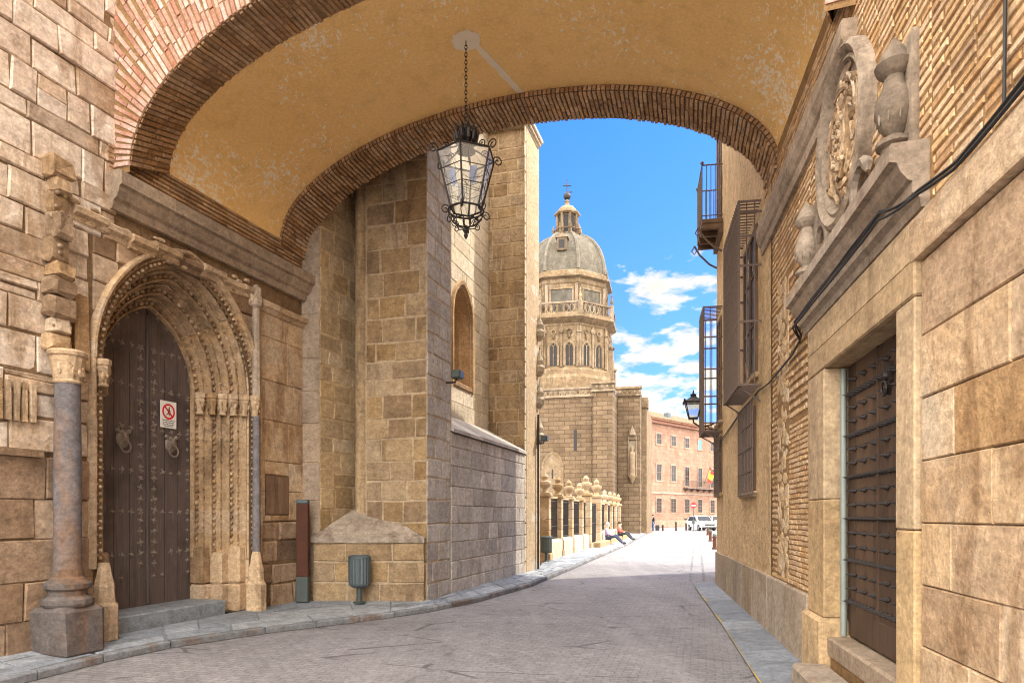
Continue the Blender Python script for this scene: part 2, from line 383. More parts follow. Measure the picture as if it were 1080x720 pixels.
M['towerW'] = brickwall('tower_base_courses', (.105, .069, .039), (.155, .107, .066), (.066, .043, .026), .9, .36, .03, rot=.26, stain=(.075, .052, .03))
M['palaceW'] = brickwall('palace_masonry', (.255, .145, .10), (.30, .18, .13), (.22, .125, .085), 1.2, .5, .03, rot=-.795, bump=.2, stain=(.20, .115, .08))

def road_mat():
    m, nt, b = newmat('worn_stone_setts'); L = nt.links.new; P = objc(nt)
    vec = mapping(nt, P, (1, 1, 1), (0, 0, .27))
    wob = N(nt, 'ShaderNodeVectorMath', operation='ADD'); wn = N(nt, 'ShaderNodeTexNoise'); wn.inputs['Scale'].default_value = 4; wn.inputs['Detail'].default_value = 4; L(P, wn.inputs['Vector'])
    ws = N(nt, 'ShaderNodeVectorMath', operation='SCALE'); L(wn.outputs['Color'], ws.inputs[0]); ws.inputs['Scale'].default_value = .055
    L(vec, wob.inputs[0]); L(ws.outputs[0], wob.inputs[1])
    br = N(nt, 'ShaderNodeTexBrick'); L(wob.outputs[0], br.inputs['Vector'])
    br.inputs['Color1'].default_value = (.215, .206, .214, 1); br.inputs['Color2'].default_value = (.275, .263, .268, 1); br.inputs['Mortar'].default_value = (.155, .147, .152, 1)
    br.inputs['Scale'].default_value = 1; br.inputs['Brick Width'].default_value = .17; br.inputs['Row Height'].default_value = .085; br.inputs['Mortar Size'].default_value = .008; br.inputs['Mortar Smooth'].default_value = .4
    n1 = noise(nt, P, .35, 5, .6, .6); n2 = noise(nt, P, 3.2, 6, .7); n3 = noise(nt, P, 40, 4, .7)
    tr = mapping(nt, P, (1.1, .09, 1), (0, 0, .27)); nt1 = noise(nt, tr, 1.3, 4, .6)
    c = br.outputs['Color']
    c = mixc(nt, c, (.235, .222, .229), mrange(nt, n2, .45, .7, 0, .4))
    g = mrange(nt, n1, .3, .7, .78, 1.2); gc = N(nt, 'ShaderNodeCombineColor'); [L(g, gc.inputs[i]) for i in range(3)]
    c = mixc(nt, c, gc.outputs[0], 1.0, 'MULTIPLY')
    c = mixc(nt, c, (.315, .302, .308), mrange(nt, nt1, .5, .7, 0, .5))
    n5 = noise(nt, mapping(nt, P, (1, .5, 1), (0, 0, .5)), 11, 8, .75, 1.2); g3 = mrange(nt, n5, .32, .68, .72, 1.25); gc3 = N(nt, 'ShaderNodeCombineColor'); [L(g3, gc3.inputs[i]) for i in range(3)]
    c = mixc(nt, c, gc3.outputs[0], 1.0, 'MULTIPLY')
    ve = N(nt, 'ShaderNodeTexVoronoi', feature='DISTANCE_TO_EDGE'); ve.inputs['Scale'].default_value = .55; L(mapping(nt, wob.outputs[0], (.7, 1.5, 1)), ve.inputs['Vector'])
    cg = N(nt, 'ShaderNodeMath', operation='MULTIPLY'); L(mrange(nt, ve.outputs['Distance'], .006, .016, 1, 0), cg.inputs[0]); L(mrange(nt, noise(nt, P, 1.3, 3, .6), .48, .56, 0, .75), cg.inputs[1])
    c = mixc(nt, c, (.06, .052, .055), cg.outputs[0])
    L(c, b.inputs['Base Color']); b.inputs['Roughness'].default_value = .68; b.inputs['Specular IOR Level'].default_value = .35
    h = N(nt, 'ShaderNodeMath', operation='MULTIPLY_ADD'); L(br.outputs['Fac'], h.inputs[0]); h.inputs[1].default_value = -.8
    h2 = N(nt, 'ShaderNodeMath', operation='MULTIPLY_ADD'); L(n2, h2.inputs[0]); h2.inputs[1].default_value = 1.2; L(n3, h2.inputs[2]); L(h2.outputs[0], h.inputs[2])
    bp = N(nt, 'ShaderNodeBump'); bp.inputs['Strength'].default_value = .55; bp.inputs['Distance'].default_value = .02
    L(h.outputs[0], bp.inputs['Height']); L(bp.outputs[0], b.inputs['Normal'])
    return m
M['road'] = road_mat()

def glass(name, tint, gl=.12, alpha=.8, rough=.05):
    m, nt, b = newmat(name); L = nt.links.new
    nt.nodes.remove(b); out = [n for n in nt.nodes if n.type == 'OUTPUT_MATERIAL'][0]
    t = N(nt, 'ShaderNodeBsdfTransparent'); t.inputs[0].default_value = (*tint, 1)
    g = N(nt, 'ShaderNodeBsdfGlossy'); g.inputs['Roughness'].default_value = rough
    d = N(nt, 'ShaderNodeBsdfDiffuse'); d.inputs[0].default_value = (*[min(1, x * .9) for x in tint], 1)
    x1 = N(nt, 'ShaderNodeMixShader'); x1.inputs[0].default_value = 1 - alpha; L(t.outputs[0], x1.inputs[1]); L(d.outputs[0], x1.inputs[2])
    x2 = N(nt, 'ShaderNodeMixShader'); x2.inputs[0].default_value = gl; L(x1.outputs[0], x2.inputs[1]); L(g.outputs[0], x2.inputs[2])
    L(x2.outputs[0], out.inputs[0]); return m
M['glass'] = glass('old_lantern_glass', (.92, .93, .90), .10, .80)
M['bglass'] = glass('blue_lantern_glass', (.45, .55, .80), .12, .55)
m, nt, b = newmat('dark_window_glass'); b.inputs['Base Color'].default_value = (.02, .022, .026, 1); b.inputs['Roughness'].default_value = .25; b.inputs['Specular IOR Level'].default_value = .25; M['win'] = m
m, nt, b = newmat('teal_window_glass'); b.inputs['Base Color'].default_value = (.05, .32, .36, 1); b.inputs['Roughness'].default_value = .15; M['winteal'] = m
# ================================================================== GROUND
def lerp(a, b, t): return tuple(x + (y - x) * t for x, y in zip(a, b))
def resample(A, step):
    out = [A[0]]
    for p, q in zip(A[:-1], A[1:]):
        n = max(1, round(math.dist(p, q) / step))
        out += [lerp(p, q, i / n) for i in range(1, n + 1)]
    return out
def paired(A, B, step):
    oa, ob = [A[0]], [B[0]]
    for a0, a1, b0, b1 in zip(A[:-1], A[1:], B[:-1], B[1:]):
        n = max(1, round((math.dist(a0, a1) + math.dist(b0, b1)) / 2 / step))
        for i in range(1, n + 1): oa.append(lerp(a0, a1, i / n)); ob.append(lerp(b0, b1, i / n))
    return oa, ob

g = MB(); g.quad((-400, -300, -.12), (400, -300, -.12), (400, 700, -.12), (-400, 700, -.12)); structure(g.build('ground', M['dirt'], fix=False))
g = MB()
xs = [-12 + 5 * i for i in range(16)]; ys = [-20 + 6 * i for i in range(24)]
g.grid([[(x, y, -.06) for x in xs] for y in ys], .5); structure(g.build('road', M['road'], fix=False))

KL = [(-5.75, -6), (-5.65, 0), (-5.35, 4), (-5.0, 6), (-4.8, 6.91), (-4.61, 7.71), (-4.27, 8.55), (-3.46, 9.58), (-2.9, 10.12), (-2.36, 10.61), (-1.46, 11.65), (-.72, 12.91), (.44, 15.84), (1.33, 19.16), (1.9, 21.2), (6.19, 37.1), (16.5, 79.2)]
WL = [(-10.0, -6), (-7.95, 0), (-6.57, 4), (-5.93, 6), (-5.5, 7.15), (-5.25, 7.85), (-4.75, 9.3), (-4.15, 11.0), (-3.84, 11.95), (-2.9, 12.1), (-1.40, 12.12), (-1.12, 13.3), (-.05, 16.7), (.75, 19.3), (.95, 21.5), (4.9, 37.3), (13.9, 79.4)]
def pave(A, B, za, zb, rows, step, mat, name, gap=.014, near_jit=.02):
    mb = MB(); a, b = paired(A, B, step)
    for r in range(rows):
        f0, f1 = r / rows, (r + 1) / rows
        i = 0
        while i < len(a) - 1:
            w = 1 if random.random() < .45 else 2
            k = min(i + w, len(a) - 1)
            e0 = lerp(a[i], b[i], f0); e1 = lerp(a[k], b[k], f0); e2 = lerp(a[k], b[k], f1); e3 = lerp(a[i], b[i], f1)
            c = tuple(sum(p[q] for p in (e0, e1, e2, e3)) / 4 for q in (0, 1))
            L = max(.3, math.dist(e0, e1)); W = max(.12, math.dist(e0, e3)); dz = U(-.004, .004)
            pts = []
            for p in (e0, e1, e2, e3):
                fx = 1 - gap / min(L, W) * .9
                pts.append((c[0] + (p[0] - c[0]) * fx + U(-.004, .004), c[1] + (p[1] - c[1]) * fx + U(-.004, .004)))
            zz = [za + (zb - za) * f0 + dz + U(-.002, .002), za + (zb - za) * f0 + dz, za + (zb - za) * f1 + dz + U(-.002, .002), za + (zb - za) * f1 + dz]
            top = [(p[0], p[1], z) for p, z in zip(pts, zz)]; bot = [(p[0], p[1], z - .03) for p, z in zip(pts, zz)]
            mb.add(top + bot, [(0, 1, 2, 3)] + [(q, 4 + q, 4 + (q + 1) % 4, (q + 1) % 4) for q in range(4)])
            i = k
    # bedding under the joints
    for i in range(len(a) - 1):
        mb.add([(*a[i], za - .012), (*a[i + 1], za - .012), (*b[i + 1], zb - .012), (*b[i], zb - .012)], [(0, 1, 2, 3)], 0)
    o = mb.build(name, mat, fix=False); structure(o); return o
def inset(A, d):
    out = []
    for i, p in enumerate(A):
        q0 = Vector(A[max(i - 1, 0)]); q1 = Vector(A[min(i + 1, len(A) - 1)]); t = (q1 - q0).normalized()
        out.append((p[0] - t.y * d, p[1] + t.x * d))
    return out
pave(inset(KL, .11), WL, .03, .10, 3, .62, M['flag'], 'pavement')
def kerb(A, w, ztop, name, mat, step=.9):
    mb = MB(); a = resample(A, step); b = inset(a, w)
    for i in range(len(a) - 1):
        g_ = .012 / max(.2, math.dist(a[i], a[i + 1])); dz = U(-.008, .006)
        p = [lerp(a[i], a[i + 1], g_), lerp(a[i], a[i + 1], 1 - g_), lerp(b[i], b[i + 1], 1 - g_), lerp(b[i], b[i + 1], g_)]
        ch = [lerp(p[0], p[3], .12), lerp(p[1], p[2], .12)]
        vs = [(*p[0], -.1), (*p[1], -.1), (*p[0], ztop - .02 + dz), (*p[1], ztop - .02 + dz), (*ch[0], ztop + dz), (*ch[1], ztop + dz), (*p[3], ztop + dz), (*p[2], ztop + dz), (*p[3], -.1), (*p[2], -.1)]
        mb.add(vs, [(0, 1, 3, 2), (2, 3, 5, 4), (4, 5, 7, 6), (6, 7, 9, 8), (0, 2, 4, 6, 8), (1, 9, 7, 5, 3)])
    o = mb.build(name, mat); structure(o); return o
kerb(KL, .10, .03, 'kerb', M['kerb'])
KR = [(.35, -5), (1.35, 1), (1.93, 4), (2.42, 6.71), (3.16, 10.33), (4.14, 15.43), (4.33, 16.3)]
WR = [(.86, -5), (2.0, 1), (2.57, 4), (3.08, 6.75), (3.76, 10.4), (4.72, 15.45), (4.9, 16.3)]
pave(KR, WR, -.02, .0, 1, .8, M['flag'], 'pavement')
g = MB(); a = resample(KR, .5); i1 = inset(a, -.085)
for i in range(len(a) - 1):
    dz = U(0, .004)
    g.add([(*a[i], -.022 + dz), (*a[i + 1], -.022 + dz), (*i1[i + 1], -.03), (*i1[i], -.03), (*i1[i + 1], -.1), (*i1[i], -.1)], [(0, 1, 2, 3), (3, 2, 4, 5)])
structure(g.build('road_marking', M['yellow']))
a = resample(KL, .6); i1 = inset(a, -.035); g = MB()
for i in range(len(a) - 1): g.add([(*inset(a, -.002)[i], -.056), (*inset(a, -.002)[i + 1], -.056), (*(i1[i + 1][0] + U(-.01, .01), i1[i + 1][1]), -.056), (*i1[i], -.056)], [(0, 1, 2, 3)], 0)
structure(g.build('kerb_shadow_strip', M['dirt'], fix=False))  # dark joint strip on the road, with the kerb's shadow line painted in
# drain slots along the street axis, cast in pale stone
g = MB(); d = Vector((.262, .965)); n = Vector((.965, -.262)); p0 = Vector((4.45, 17.2))
for off in (0, .34):
    for k in range(60):
        q = p0 + d * (k * 1.02) + n * off
        g.add([(*(q), -.055), (*(q + n * .07), -.055), (*(q + n * .07 + d * .99), -.055), (*(q + d * .99), -.055)], [(0, 1, 2, 3)], U(0, .5))
structure(g.build('drain_channel', M['kerb'], fix=False))

# ================================================================== PORTAL WALL (left)
ZS = 3.5; CC = .34; SC = 1.75
def gpts(hw, z0, n=14, zs=ZS, cc=CC, sc=SC):
    r = hw + cc; am = math.acos(cc / r); out = [(sc - hw, z0, -1, 0)]
    m = max(2, int((zs - z0) / .35))
    for i in range(1, m): out.append((sc - hw, z0 + (zs - z0) * i / m, -1, 0))
    for i in range(n + 1):
        a = am * i / n; out.append((sc + cc - r * math.cos(a), zs + r * math.sin(a), -math.cos(a), math.sin(a)))
    out += [(2 * sc - p[0], p[1], -p[2], p[3]) for p in out[::-1][1:]]
    return out
def ghalf(hw, z, zs=ZS, cc=CC):
    if z <= zs: return hw
    r = hw + cc; q = r * r - (z - zs) ** 2
    return (math.sqrt(q) - cc) if q > cc * cc else None
def hole_fn(hw, sc=SC):
    def f(z, z2):
        h = ghalf(hw, z)
        return (sc - h, sc + h) if h else None
    return f
wall = thing('cathedral_wall', 'tall weathered pale ashlar wall on the left holding the carved pointed doorway', 'wall', FL(1.75, 0, 0))
mb = MB(FL)
mb.quad((-9, 0, -.1), (SC - 1.3, 0, -.1), (SC - 1.3, 0, 5.3), (-9, 0, 5.3), .6); mb.quad((SC + 1.3, 0, -.1), (4.75, 0, -.1), (4.75, 0, 5.3), (SC + 1.3, 0, 5.3), .6)
mb.quad((-9, 0, 5.3), (4.75, 0, 5.3), (4.75, 0, 13), (-9, 0, 13), .6)
gp = [p for p in gpts(1.3, 0) if p[1] >= ZS - .01]
for p, q in zip(gp[:-1], gp[1:]):
    mb.quad((p[0], 0, p[1]), (q[0], 0, q[1]), (q[0], 0, 5.3), (p[0], 0, 5.3), .6)
mb.build('wall', M['mortar'], wall, fix=False)
mb = MB(FL)   # mass behind
mb.box(-9, SC - 1.31, -3, -.012, -.1, 13); mb.box(SC + 1.31, 4.74, -3, -.012, -.1, 13); mb.box(SC - 1.305, SC + 1.305, -3, -.012, 5.302, 13); mb.box(SC - 1.305, SC + 1.305, -3, -.95, -.1, 5.298)
mb.build('wall_core', M['backwall'], wall)
mb = MB(FL)
mb.ashlar(-9, .24, 2.3, 5.0, (.19, .44), (.28, .95), (.004, .04), .011, None, .012, .014, (0.1, 1), .0, .012, split=.14)
mb.ashlar(-9, .62, 5.0, 12.6, (.19, .44), (.28, .95), (.004, .04), .011, None, .012, .014, (0.1, 1), .012, .012, split=.14)
mb.build('weathered_ashlar', M['pale'], wall, fix=False)
mb = MB(FL)
mb.ashlar(-9, .3, -.0, 2.25, (.38, .5), (.5, 1.2), (.012, .045), .012, None, .01, .012, (0.2, 1), 0, .01)
mb.ashlar(3.2, 4.72, .05, 1.5, (.28, .42), (.35, .8), (.01, .06), .02, None, .02, .025, (0, .9), 0, .015)
mb.ashlar(.30, 3.22, 3.0, 5.05, (.3, .4), (.4, .8), (.01, .035), .012, hole_fn(1.37), .008, .014, (.2, 1))
mb.build('brown_ashlar', M['brown'], wall, fix=False)
mb = MB(FL)
mb.ashlar(3.2, 3.42, 1.5, 2.5, (.5, .5), (.3, .3), (.02, .03), .01, None, .004, .012, (.4, 1))
mb.ashlar(4.03, 4.72, 1.5, 2.5, (.5, .5), (.7, .7), (.02, .03), .01, None, .004, .012, (.4, 1))
mb.ashlar(3.42, 4.03, 2.27, 2.5, (.23, .23), (.7, .7), (.02, .03), .01, None, .004, .012, (.4, 1))
mb.ashlar(3.42, 4.03, 1.5, 1.6, (.1, .1), (.7, .7), (.02, .03), .01, None, .004, .012, (.4, 1))
mb.ashlar(3.2, 4.72, 2.5, 5.0, (.42, .75), (.7, 1.4), (.016, .026), .006, None, .003, .01, (.3, 1))
mb.build('smooth_ashlar', M['ochre'], wall, fix=False)
# carved relief patches, eroded niches
mb = MB(FL)
for k in range(5): mb.box(-.85 + k * .09, -.80 + k * .09, .03, .075, 2.62, 3.05, None, .006)
mb.build('carved_relief', M['carved'], wall)
# ledge under the weathered zone
mb = MB(FL)
for k in range(9):
    s = -9 + k * .96; mb.box(s, s + .95, -.0, .10 + U(0, .02), 2.24, 2.32, None, .006)
mb.build('ledge', M['carved'], wall)
# string course over the portal and springing cornice
def sweep(mb, s0, s1, prof, seg=.9, jit=.004, gap=.006):
    """profile of (o,z) run along s in separate stones"""
    s = s0
    while s < s1 - 1e-3:
        e = min(s + seg * U(.8, 1.2), s1)
        if s1 - e < .3 * seg: e = s1
        dz = U(-jit, jit); do = U(-jit, jit); t = R_()
        A = [(s + gap / 2, o + do, z + dz) for o, z in prof]; B = [(e - gap / 2, o + do, z + dz) for o, z in prof]
        mb.grid([A, B], t); mb.add(A, [tuple(range(len(A)))], t); mb.add(B, [tuple(range(len(B)))[::-1]], t)
        s = e
mb = MB(FL)
sweep(mb, .5, 4.74, [(-.01, 5.40), (.08, 5.40), (.10, 5.45), (.10, 5.50), (.15, 5.53), (.19, 5.60), (.20, 5.66), (.245, 5.68), (.245, 5.84), (.20, 5.865), (-.01, 5.865)], .85)
mb.build('cornice', M['cornice'], wall)
mb = MB(FL)
sweep(mb, 3.0, 4.74, [(-.01, 4.92), (.05, 4.93), (.07, 4.98), (.12, 5.0), (.13, 5.06), (.10, 5.10), (-.01, 5.12)], .7)
sweep(mb, .0, 3.0, [(-.01, 5.02), (.06, 5.03), (.07, 5.09), (.13, 5.12), (.14, 5.18), (.10, 5.21), (-.01, 5.22)], .38, .03)
for k in range(46): mb.ball((U(0.0, 3.0), .05, U(5.05, 5.3)), U(.025, .06), 6, 4, None, (1.6, .8, .7))
mb.build('string_course', M['carved'], wall)
# brick band between the cornice and the vault
mb = MB(FL); z = 5.87
while z < 6.30:
    s = .55 + U(-.2, 0)
    while s < 4.7:
        e = s + U(.2, .3); mb.block(max(s, .5) + .006, min(e, 4.74) - .006, z, z + .042, U(.012, .028), .006, .004, None, 0, .003); s = e
    z += .062
mb.build('brick_band', M['brickD'], wall, fix=False)
# archivolts : one moulded sweep
PROF = []
for k in range(4):
    h0, o0 = .80 + .160 * k, -.72 + .195 * k
    PROF += [(h0, o0), (h0 + .001, o0 + .055), (h0 + .012, o0 + .082), (h0 + .032, o0 + .085), (h0 + .042, o0 + .07), (h0 + .046, o0 + .04), (h0 + .068, o0 + .03), (h0 + .104, o0 + .075), (h0 + .106, o0 + .125), (h0 + .118, o0 + .155), (h0 + .140, o0 + .16), (h0 + .152, o0 + .14)]
PROF += [(1.44, .03), (1.445, .075), (1.47, .10), (1.50, .10), (1.52, .075), (1.525, -.01)]
mb = MB(FL); rows = []
for hw, o in PROF: rows.append([(p[0], o, p[1]) for p in gpts(hw, .95, 26)])
n_ = len(rows[0]); i = 0
while i < n_ - 1:
    k = min(i + random.randint(1, 3), n_ - 1)
    seg = [r[i:k + 1] for r in rows]; du = U(-.006, .006); dv = U(-.004, .004)
    mb.grid([[(p[0], p[1] + du, p[2] + dv) for p in r] for r in seg], U(.42, .66)); i = k
mb.build('archivolt', M['carved'], wall, smooth=True)
mb = MB(FL)
for hw, o, st, r in [(.80 + .16 * k + .074, -.72 + .195 * k + .078, .098, .031) for k in range(4)] + [(1.355, .02, .085, .022)] + [(.80 + .16 * k + .128, -.72 + .195 * k + .165, .12, .016) for k in range(4)]:
    P = gpts(hw, 1.0, 40); acc = 0; last = None
    for p in P:
        if last:
            L = math.dist(p[:2], last[:2])
            while acc < L:
                t = acc / L
                mb.ball((last[0] + (p[0] - last[0]) * t, o, last[1] + (p[1] - last[1]) * t), r * U(.8, 1.15), 6, 4, None, (1.0, 1.1, 1.0)); acc += st * U(.9, 1.1)
            acc -= L
        last = p
mb.build('bead_moulding', M['carved'], wall, smooth=False)
# capitals band and jamb bases (both jambs)
mb = MB(FL)
for sg in (-1, 1):
    for hw, o in ((.86, -.56), (.955, -.41), (1.055, -.30), (1.16, -.18), (1.265, -.06), (1.36, .07)):
        mb.lathe((SC + sg * hw, o, 3.17), [(.058, 0), (.062, .02), (.05, .04), (.06, .12), (.085, .22), (.075, .24), (.09, .26), (.095, .30), (.09, .33)], 8)
        for k in range(7):
            a = U(0, 2 * PI); mb.ball((SC + sg * hw + .065 * math.cos(a), o + .065 * math.sin(a), 3.17 + U(.08, .2)), U(.014, .024), 6, 4, None, (1, 1, U(1.2, 2.6)))
mb.build('capital_band', M['carved'], wall)
mb = MB(FL)
for sg in (-1, 1):
    for hw, o, w, h in ((.90, -.52, .10, 1.12), (1.08, -.32, .11, 1.02), (1.24, -.12, .11, 1.12)):
        c = SC + sg * hw
        mb.box(c - w, c + w, o - .25, o + .07, .08, .52, None, .012, .03); mb.box(c - w * .9, c + w * .9, o - .25, o + .05, .53, h, None, .01, .025)
    mb.lathe((SC + sg * 1.36, .09, .08), [(.16, 0), (.16, .42), (.13, .46), (.115, .60), (.12, .66), (.09, .78), (.07, .9), (.06, .94)], 8, None, 1, PI / 8)
mb.build('jamb_base', M['carved'], wall)
mb = MB(FL); mb.lathe((SC + 1.37, .085, 1.0), [(.062, 0), (.06, 1.0), (.056, 2.18)], 12); mb.build('colonnette', M['greycol'], wall, smooth=True)
mb = MB(FL); mb.lathe((SC + 1.37, .085, 3.5), [(.07, 0), (.065, .4), (.06, 1.4), (.10, 1.44), (.11, 1.56), (.08, 1.6), (.085, 1.72), (.02, 1.78)], 8)
mb.build('pinnacle', M['cornice'], wall)
# the thick grey column
col = MB(FL); col.lathe((-.2, .24, .98), [(.142, 0), (.138, .3), (.136, 1.2), (.128, 2.1)], 20); col = col.build('column', M['greycol'], wall, smooth=True)
mb = MB(FL)
mb.lathe((-.2, .24, 3.08), [(.14, 0), (.15, .02), (.14, .04), (.145, .06), (.165, .18), (.18, .26), (.18, .30), (.20, .31), (.205, .35), (.19, .37)], 14)
for k in range(30):
    a = U(-.6, PI + .6); mb.ball((-.2 + .155 * math.cos(a), .24 + .155 * math.sin(a), 3.15 + U(.02, .17)), U(.014, .024), 6, 4, None, (1, 1, U(1.2, 2.6)))
mb.build('capital', M['carved'], col)
mb = MB(FL)
mb.box(-.47, .07, -.03, .50, .02, .58, None, .012, .05); mb.lathe((-.2, .24, .58), [(.25, 0), (.265, .03), (.26, .08), (.20, .12), (.19, .17), (.235, .2), (.24, .25), (.19, .29), (.16, .33), (.15, .41)], 16)
mb.build('base', M['darkbase'], col)
mb = MB(FL); z = 3.46      # weathered pinnacle stack above the column
while z < 5.5:
    h = U(.16, .3); w = U(.09, .16); mb.box(-.2 - w, -.2 + w, .0, U(.12, .24), z, z + h, None, .02, .03); z += h
for k in range(34): mb.ball((-.2 + U(-.12, .12), .15, U(3.5, 5.4)), U(.015, .035), 6, 4)
mb.box(.02, .20, 0, .1, 3.3, 4.2, None, .02, .02)
mb.build('weathered_pinnacle', M['carved'], wall)
# threshold
mb = MB(FL); mb.box(.55, 2.62, -.74, -.06, .02, .30, .3, .006, .02); mb.build('step', M['flag'], wall)
# doors : two leaves with studs and knockers
def leaf(sg):
    mb = MB(FL); H = [p for p in gpts(.83, .30, 16)]
    half = [p for p in H if p[0] <= SC - .02]; top = half[-1]
    poly = [(p[0], p[1]) for p in half] + [(SC - .022, top[1] + .01), (SC - .022, .30)]
    if sg > 0: poly = [(2 * SC - a, c) for a, c in poly]
    mb.prism(poly, -.78, -.70, .4)
    o = mb.build('door', M['door'], wall)
    st = MB(FL)
    lo, hi = (SC - .80, SC - .06) if sg < 0 else (SC + .06, SC + .80)
    for w0 in (lo + .25, lo + .50):                       # board joints
        st.box(w0 - .004, w0 + .004, -.699, -.6975, .32, 3.9, .2)
    st.build('board_joint', M['dark'], o)
    st = MB(FL)
    def stud(s, z, r=.03):
        if R_() < .07: return
        r *= U(.85, 1.15); s += U(-.008, .008); z += U(-.01, .01)
        st.lathe((0, 0, 0), [(r, 0), (r * .9, r * .5), (r * .4, r * .95)], 8) if False else st.ball((s, -.695, z), r, 8, 4, None, (1, .9, 1))
        a0 = U(-.5, .5)
        for a in range(4):
            if R_() < .88: st.ball((s + math.cos(a0 + a * PI / 2) * r * 1.4, -.697, z + math.sin(a0 + a * PI / 2) * r * 1.4), r * U(.35, .55), 6, 3, None, (1, .6, 1))
    for z in (.72, 1.05, 1.64, 2.23, 2.84, 3.43, 4.0):
        for s in (lo + .05, lo + .21, lo + .37, lo + .53, lo + .69):
            if abs(s - SC) < (ghalf(.78, z) or 0) and not (z < 1 and R_() < .6): stud(s, z, .027)
    cs = hi - .06 if sg < 0 else lo + .06
    z = .9
    while z < 4.3: stud(cs, z); z += .155
    es = lo + .05 if sg < 0 else hi - .05
    z = .9
    while z < 3.5: stud(es, z, .022); z += .155
    for p in gpts(.775, 3.4, 7):
        if (p[0] - SC) * sg > .06 and p[1] > 3.5: stud(p[0], p[1], .022)
    st.build('stud', M['bronze'], o)
    k = MB(FL); s = SC + sg * .42
    k.lathe((0, 0, 0), [(.01, 0)], 3) if False else None
    k.ball((s, -.69, 2.66), .115, 12, 6, None, (.95, .35, 1.15)); k.ball((s, -.655, 2.69), .05, 8, 5, None, (.8, .8, 1.2))
    for e in (-1, 1): k.ball((s + e * .045, -.66, 2.74), .022, 6, 4); k.ball((s + e * .09, -.68, 2.77), .035, 6, 4)
    k.tube([(s + .085 * math.sin(a), -.635 + .01 * math.cos(a), 2.56 - .085 * math.cos(a)) for a in [2 * PI * i / 16 for i in range(16)]], .014, 6, None, True)
    k.build('knocker', M['bronze'], o)
    return o
leaf(-1); leaf(1)
mb = MB(FL); mb.box(SC - .03, SC + .03, -.76, -.665, .31, 4.5, .0, 0, .015); mb.build('door_astragal', M['door'], wall)
mb = MB(FL); mb.box(SC - 1.3, SC + 1.3, -.94, -.80, -.1, 5.28); mb.build('door_backing', M['dark'], wall)
mb = MB(FL)
for k in range(6): mb.box(3.44 + k * .097, 3.44 + k * .097 + .092, .0, .03 + U(-.002, .002), 1.62, 2.25, None)
mb.box(3.42, 4.03, -.01, .0105, 1.6, 2.27, 0)
mb.build('hatch', M['hatch'], wall)

# prohibition sign, fixed on the right leaf
sg = thing('door_sign', 'small white sign with a red prohibition ring on the studded pointed door', 'sign', FL(2.1, -.69, 2.9))
mb = MB(FL); s0, s1, z0, z1 = 1.95, 2.25, 2.90, 3.30; mb.box(s0, s1, -.672, -.664, z0, z1, .5, 0, .003); mb.build('panel', M['signw'], sg)
c = ((s0 + s1) / 2, 3.145)
mb = MB(FL)
ring = []
for r in (.088, .118): ring.append([(c[0] + r * math.cos(2 * PI * i / 40), -.6615, c[1] + r * math.sin(2 * PI * i / 40)) for i in range(40)])
mb.grid(ring, .5, True); e = (.707, .707)
dx, dz = -.095 * .707, .095 * .707; wx, wz = .014 * .707, .014 * .707
mb.quad((c[0] + dx - wx, -.6610, c[1] + dz - wz), (c[0] + dx + wx, -.6610, c[1] + dz + wz), (c[0] - dx + wx, -.6610, c[1] - dz + wz), (c[0] - dx - wx, -.6610, c[1] - dz - wz))
mb.build('prohibition_ring', M['red'], sg, fix=False)
mb = MB(FL)
mb.ball((c[0] + .012, -.662, c[1] + .055), .014, 8, 4, None, (1, .15, 1))
def lim(a, b, w):
    d = Vector((b[0] - a[0], b[1] - a[1])); n = Vector((-d.y, d.x)).normalized() * w
    mb.quad((c[0] + a[0] - n.x, -.6620, c[1] + a[1] - n.y), (c[0] + b[0] - n.x, -.6620, c[1] + b[1] - n.y), (c[0] + b[0] + n.x, -.6620, c[1] + b[1] + n.y), (c[0] + a[0] + n.x, -.6620, c[1] + a[1] + n.y))
lim((.012, .04), (-.004, -.02), .012); lim((-.004, -.02), (.018, -.06), .007); lim((-.004, -.018), (-.04, -.055), .007); lim((.01, .03), (.035, -.005), .005); lim((.008, .03), (-.03, .012), .005)
mb.build('pictogram', M['ink'], sg, fix=False)
mb = MB(FL)
for k, (w, zz) in enumerate(((.115, 3.005), (.10, 2.975), (.11, 2.948), (.085, 2.922))):
    x = -w
    while x < w:
        L = U(.012, .03); mb.quad((c[0] + x, -.6620, zz), (c[0] + min(x + L, w), -.6620, zz), (c[0] + min(x + L, w), -.6620, zz + .013), (c[0] + x, -.6620, zz + .013)); x += L + .007
mb.build('notice_text', M['ink'], sg, fix=False)
# ================================================================== BRIDGE OVER THE STREET
NA, NB = Vector((-5.0, 8.57)), Vector((2.90, 5.69))      # near face
N2A, N2B = Vector((-4.71, 9.38)), Vector((3.06, 6.50))   # back of the near rib
F1A, F1B = Vector((-3.94, 11.60)), Vector((3.53, 9.01))  # near face of the far rib
F2A, F2B = Vector((-3.70, 12.25)), Vector((3.68, 9.78))  # far face
def ell(t, zs, rise, t0=0.0, t1=1.0, p=2.0):
    x = max(-1, min(1, (t - (t0 + t1) / 2) / ((t1 - t0) / 2))); return zs + rise * (1 - abs(x) ** p) ** (1 / 2.0)
def curve(A, B, zs, rise, n=72, ins=0.0, p=2.0):
    out = []; L = (B - A).length; t0, t1 = ins / L, 1 - ins / L
    for i in range(n + 1):
        x = -math.cos(PI * i / n); t = (t0 + t1) / 2 + x * (t1 - t0) / 2; q = A + (B - A) * t
        out.append((q.x, q.y, ell(t, zs, rise, t0, t1, p)))
    return out
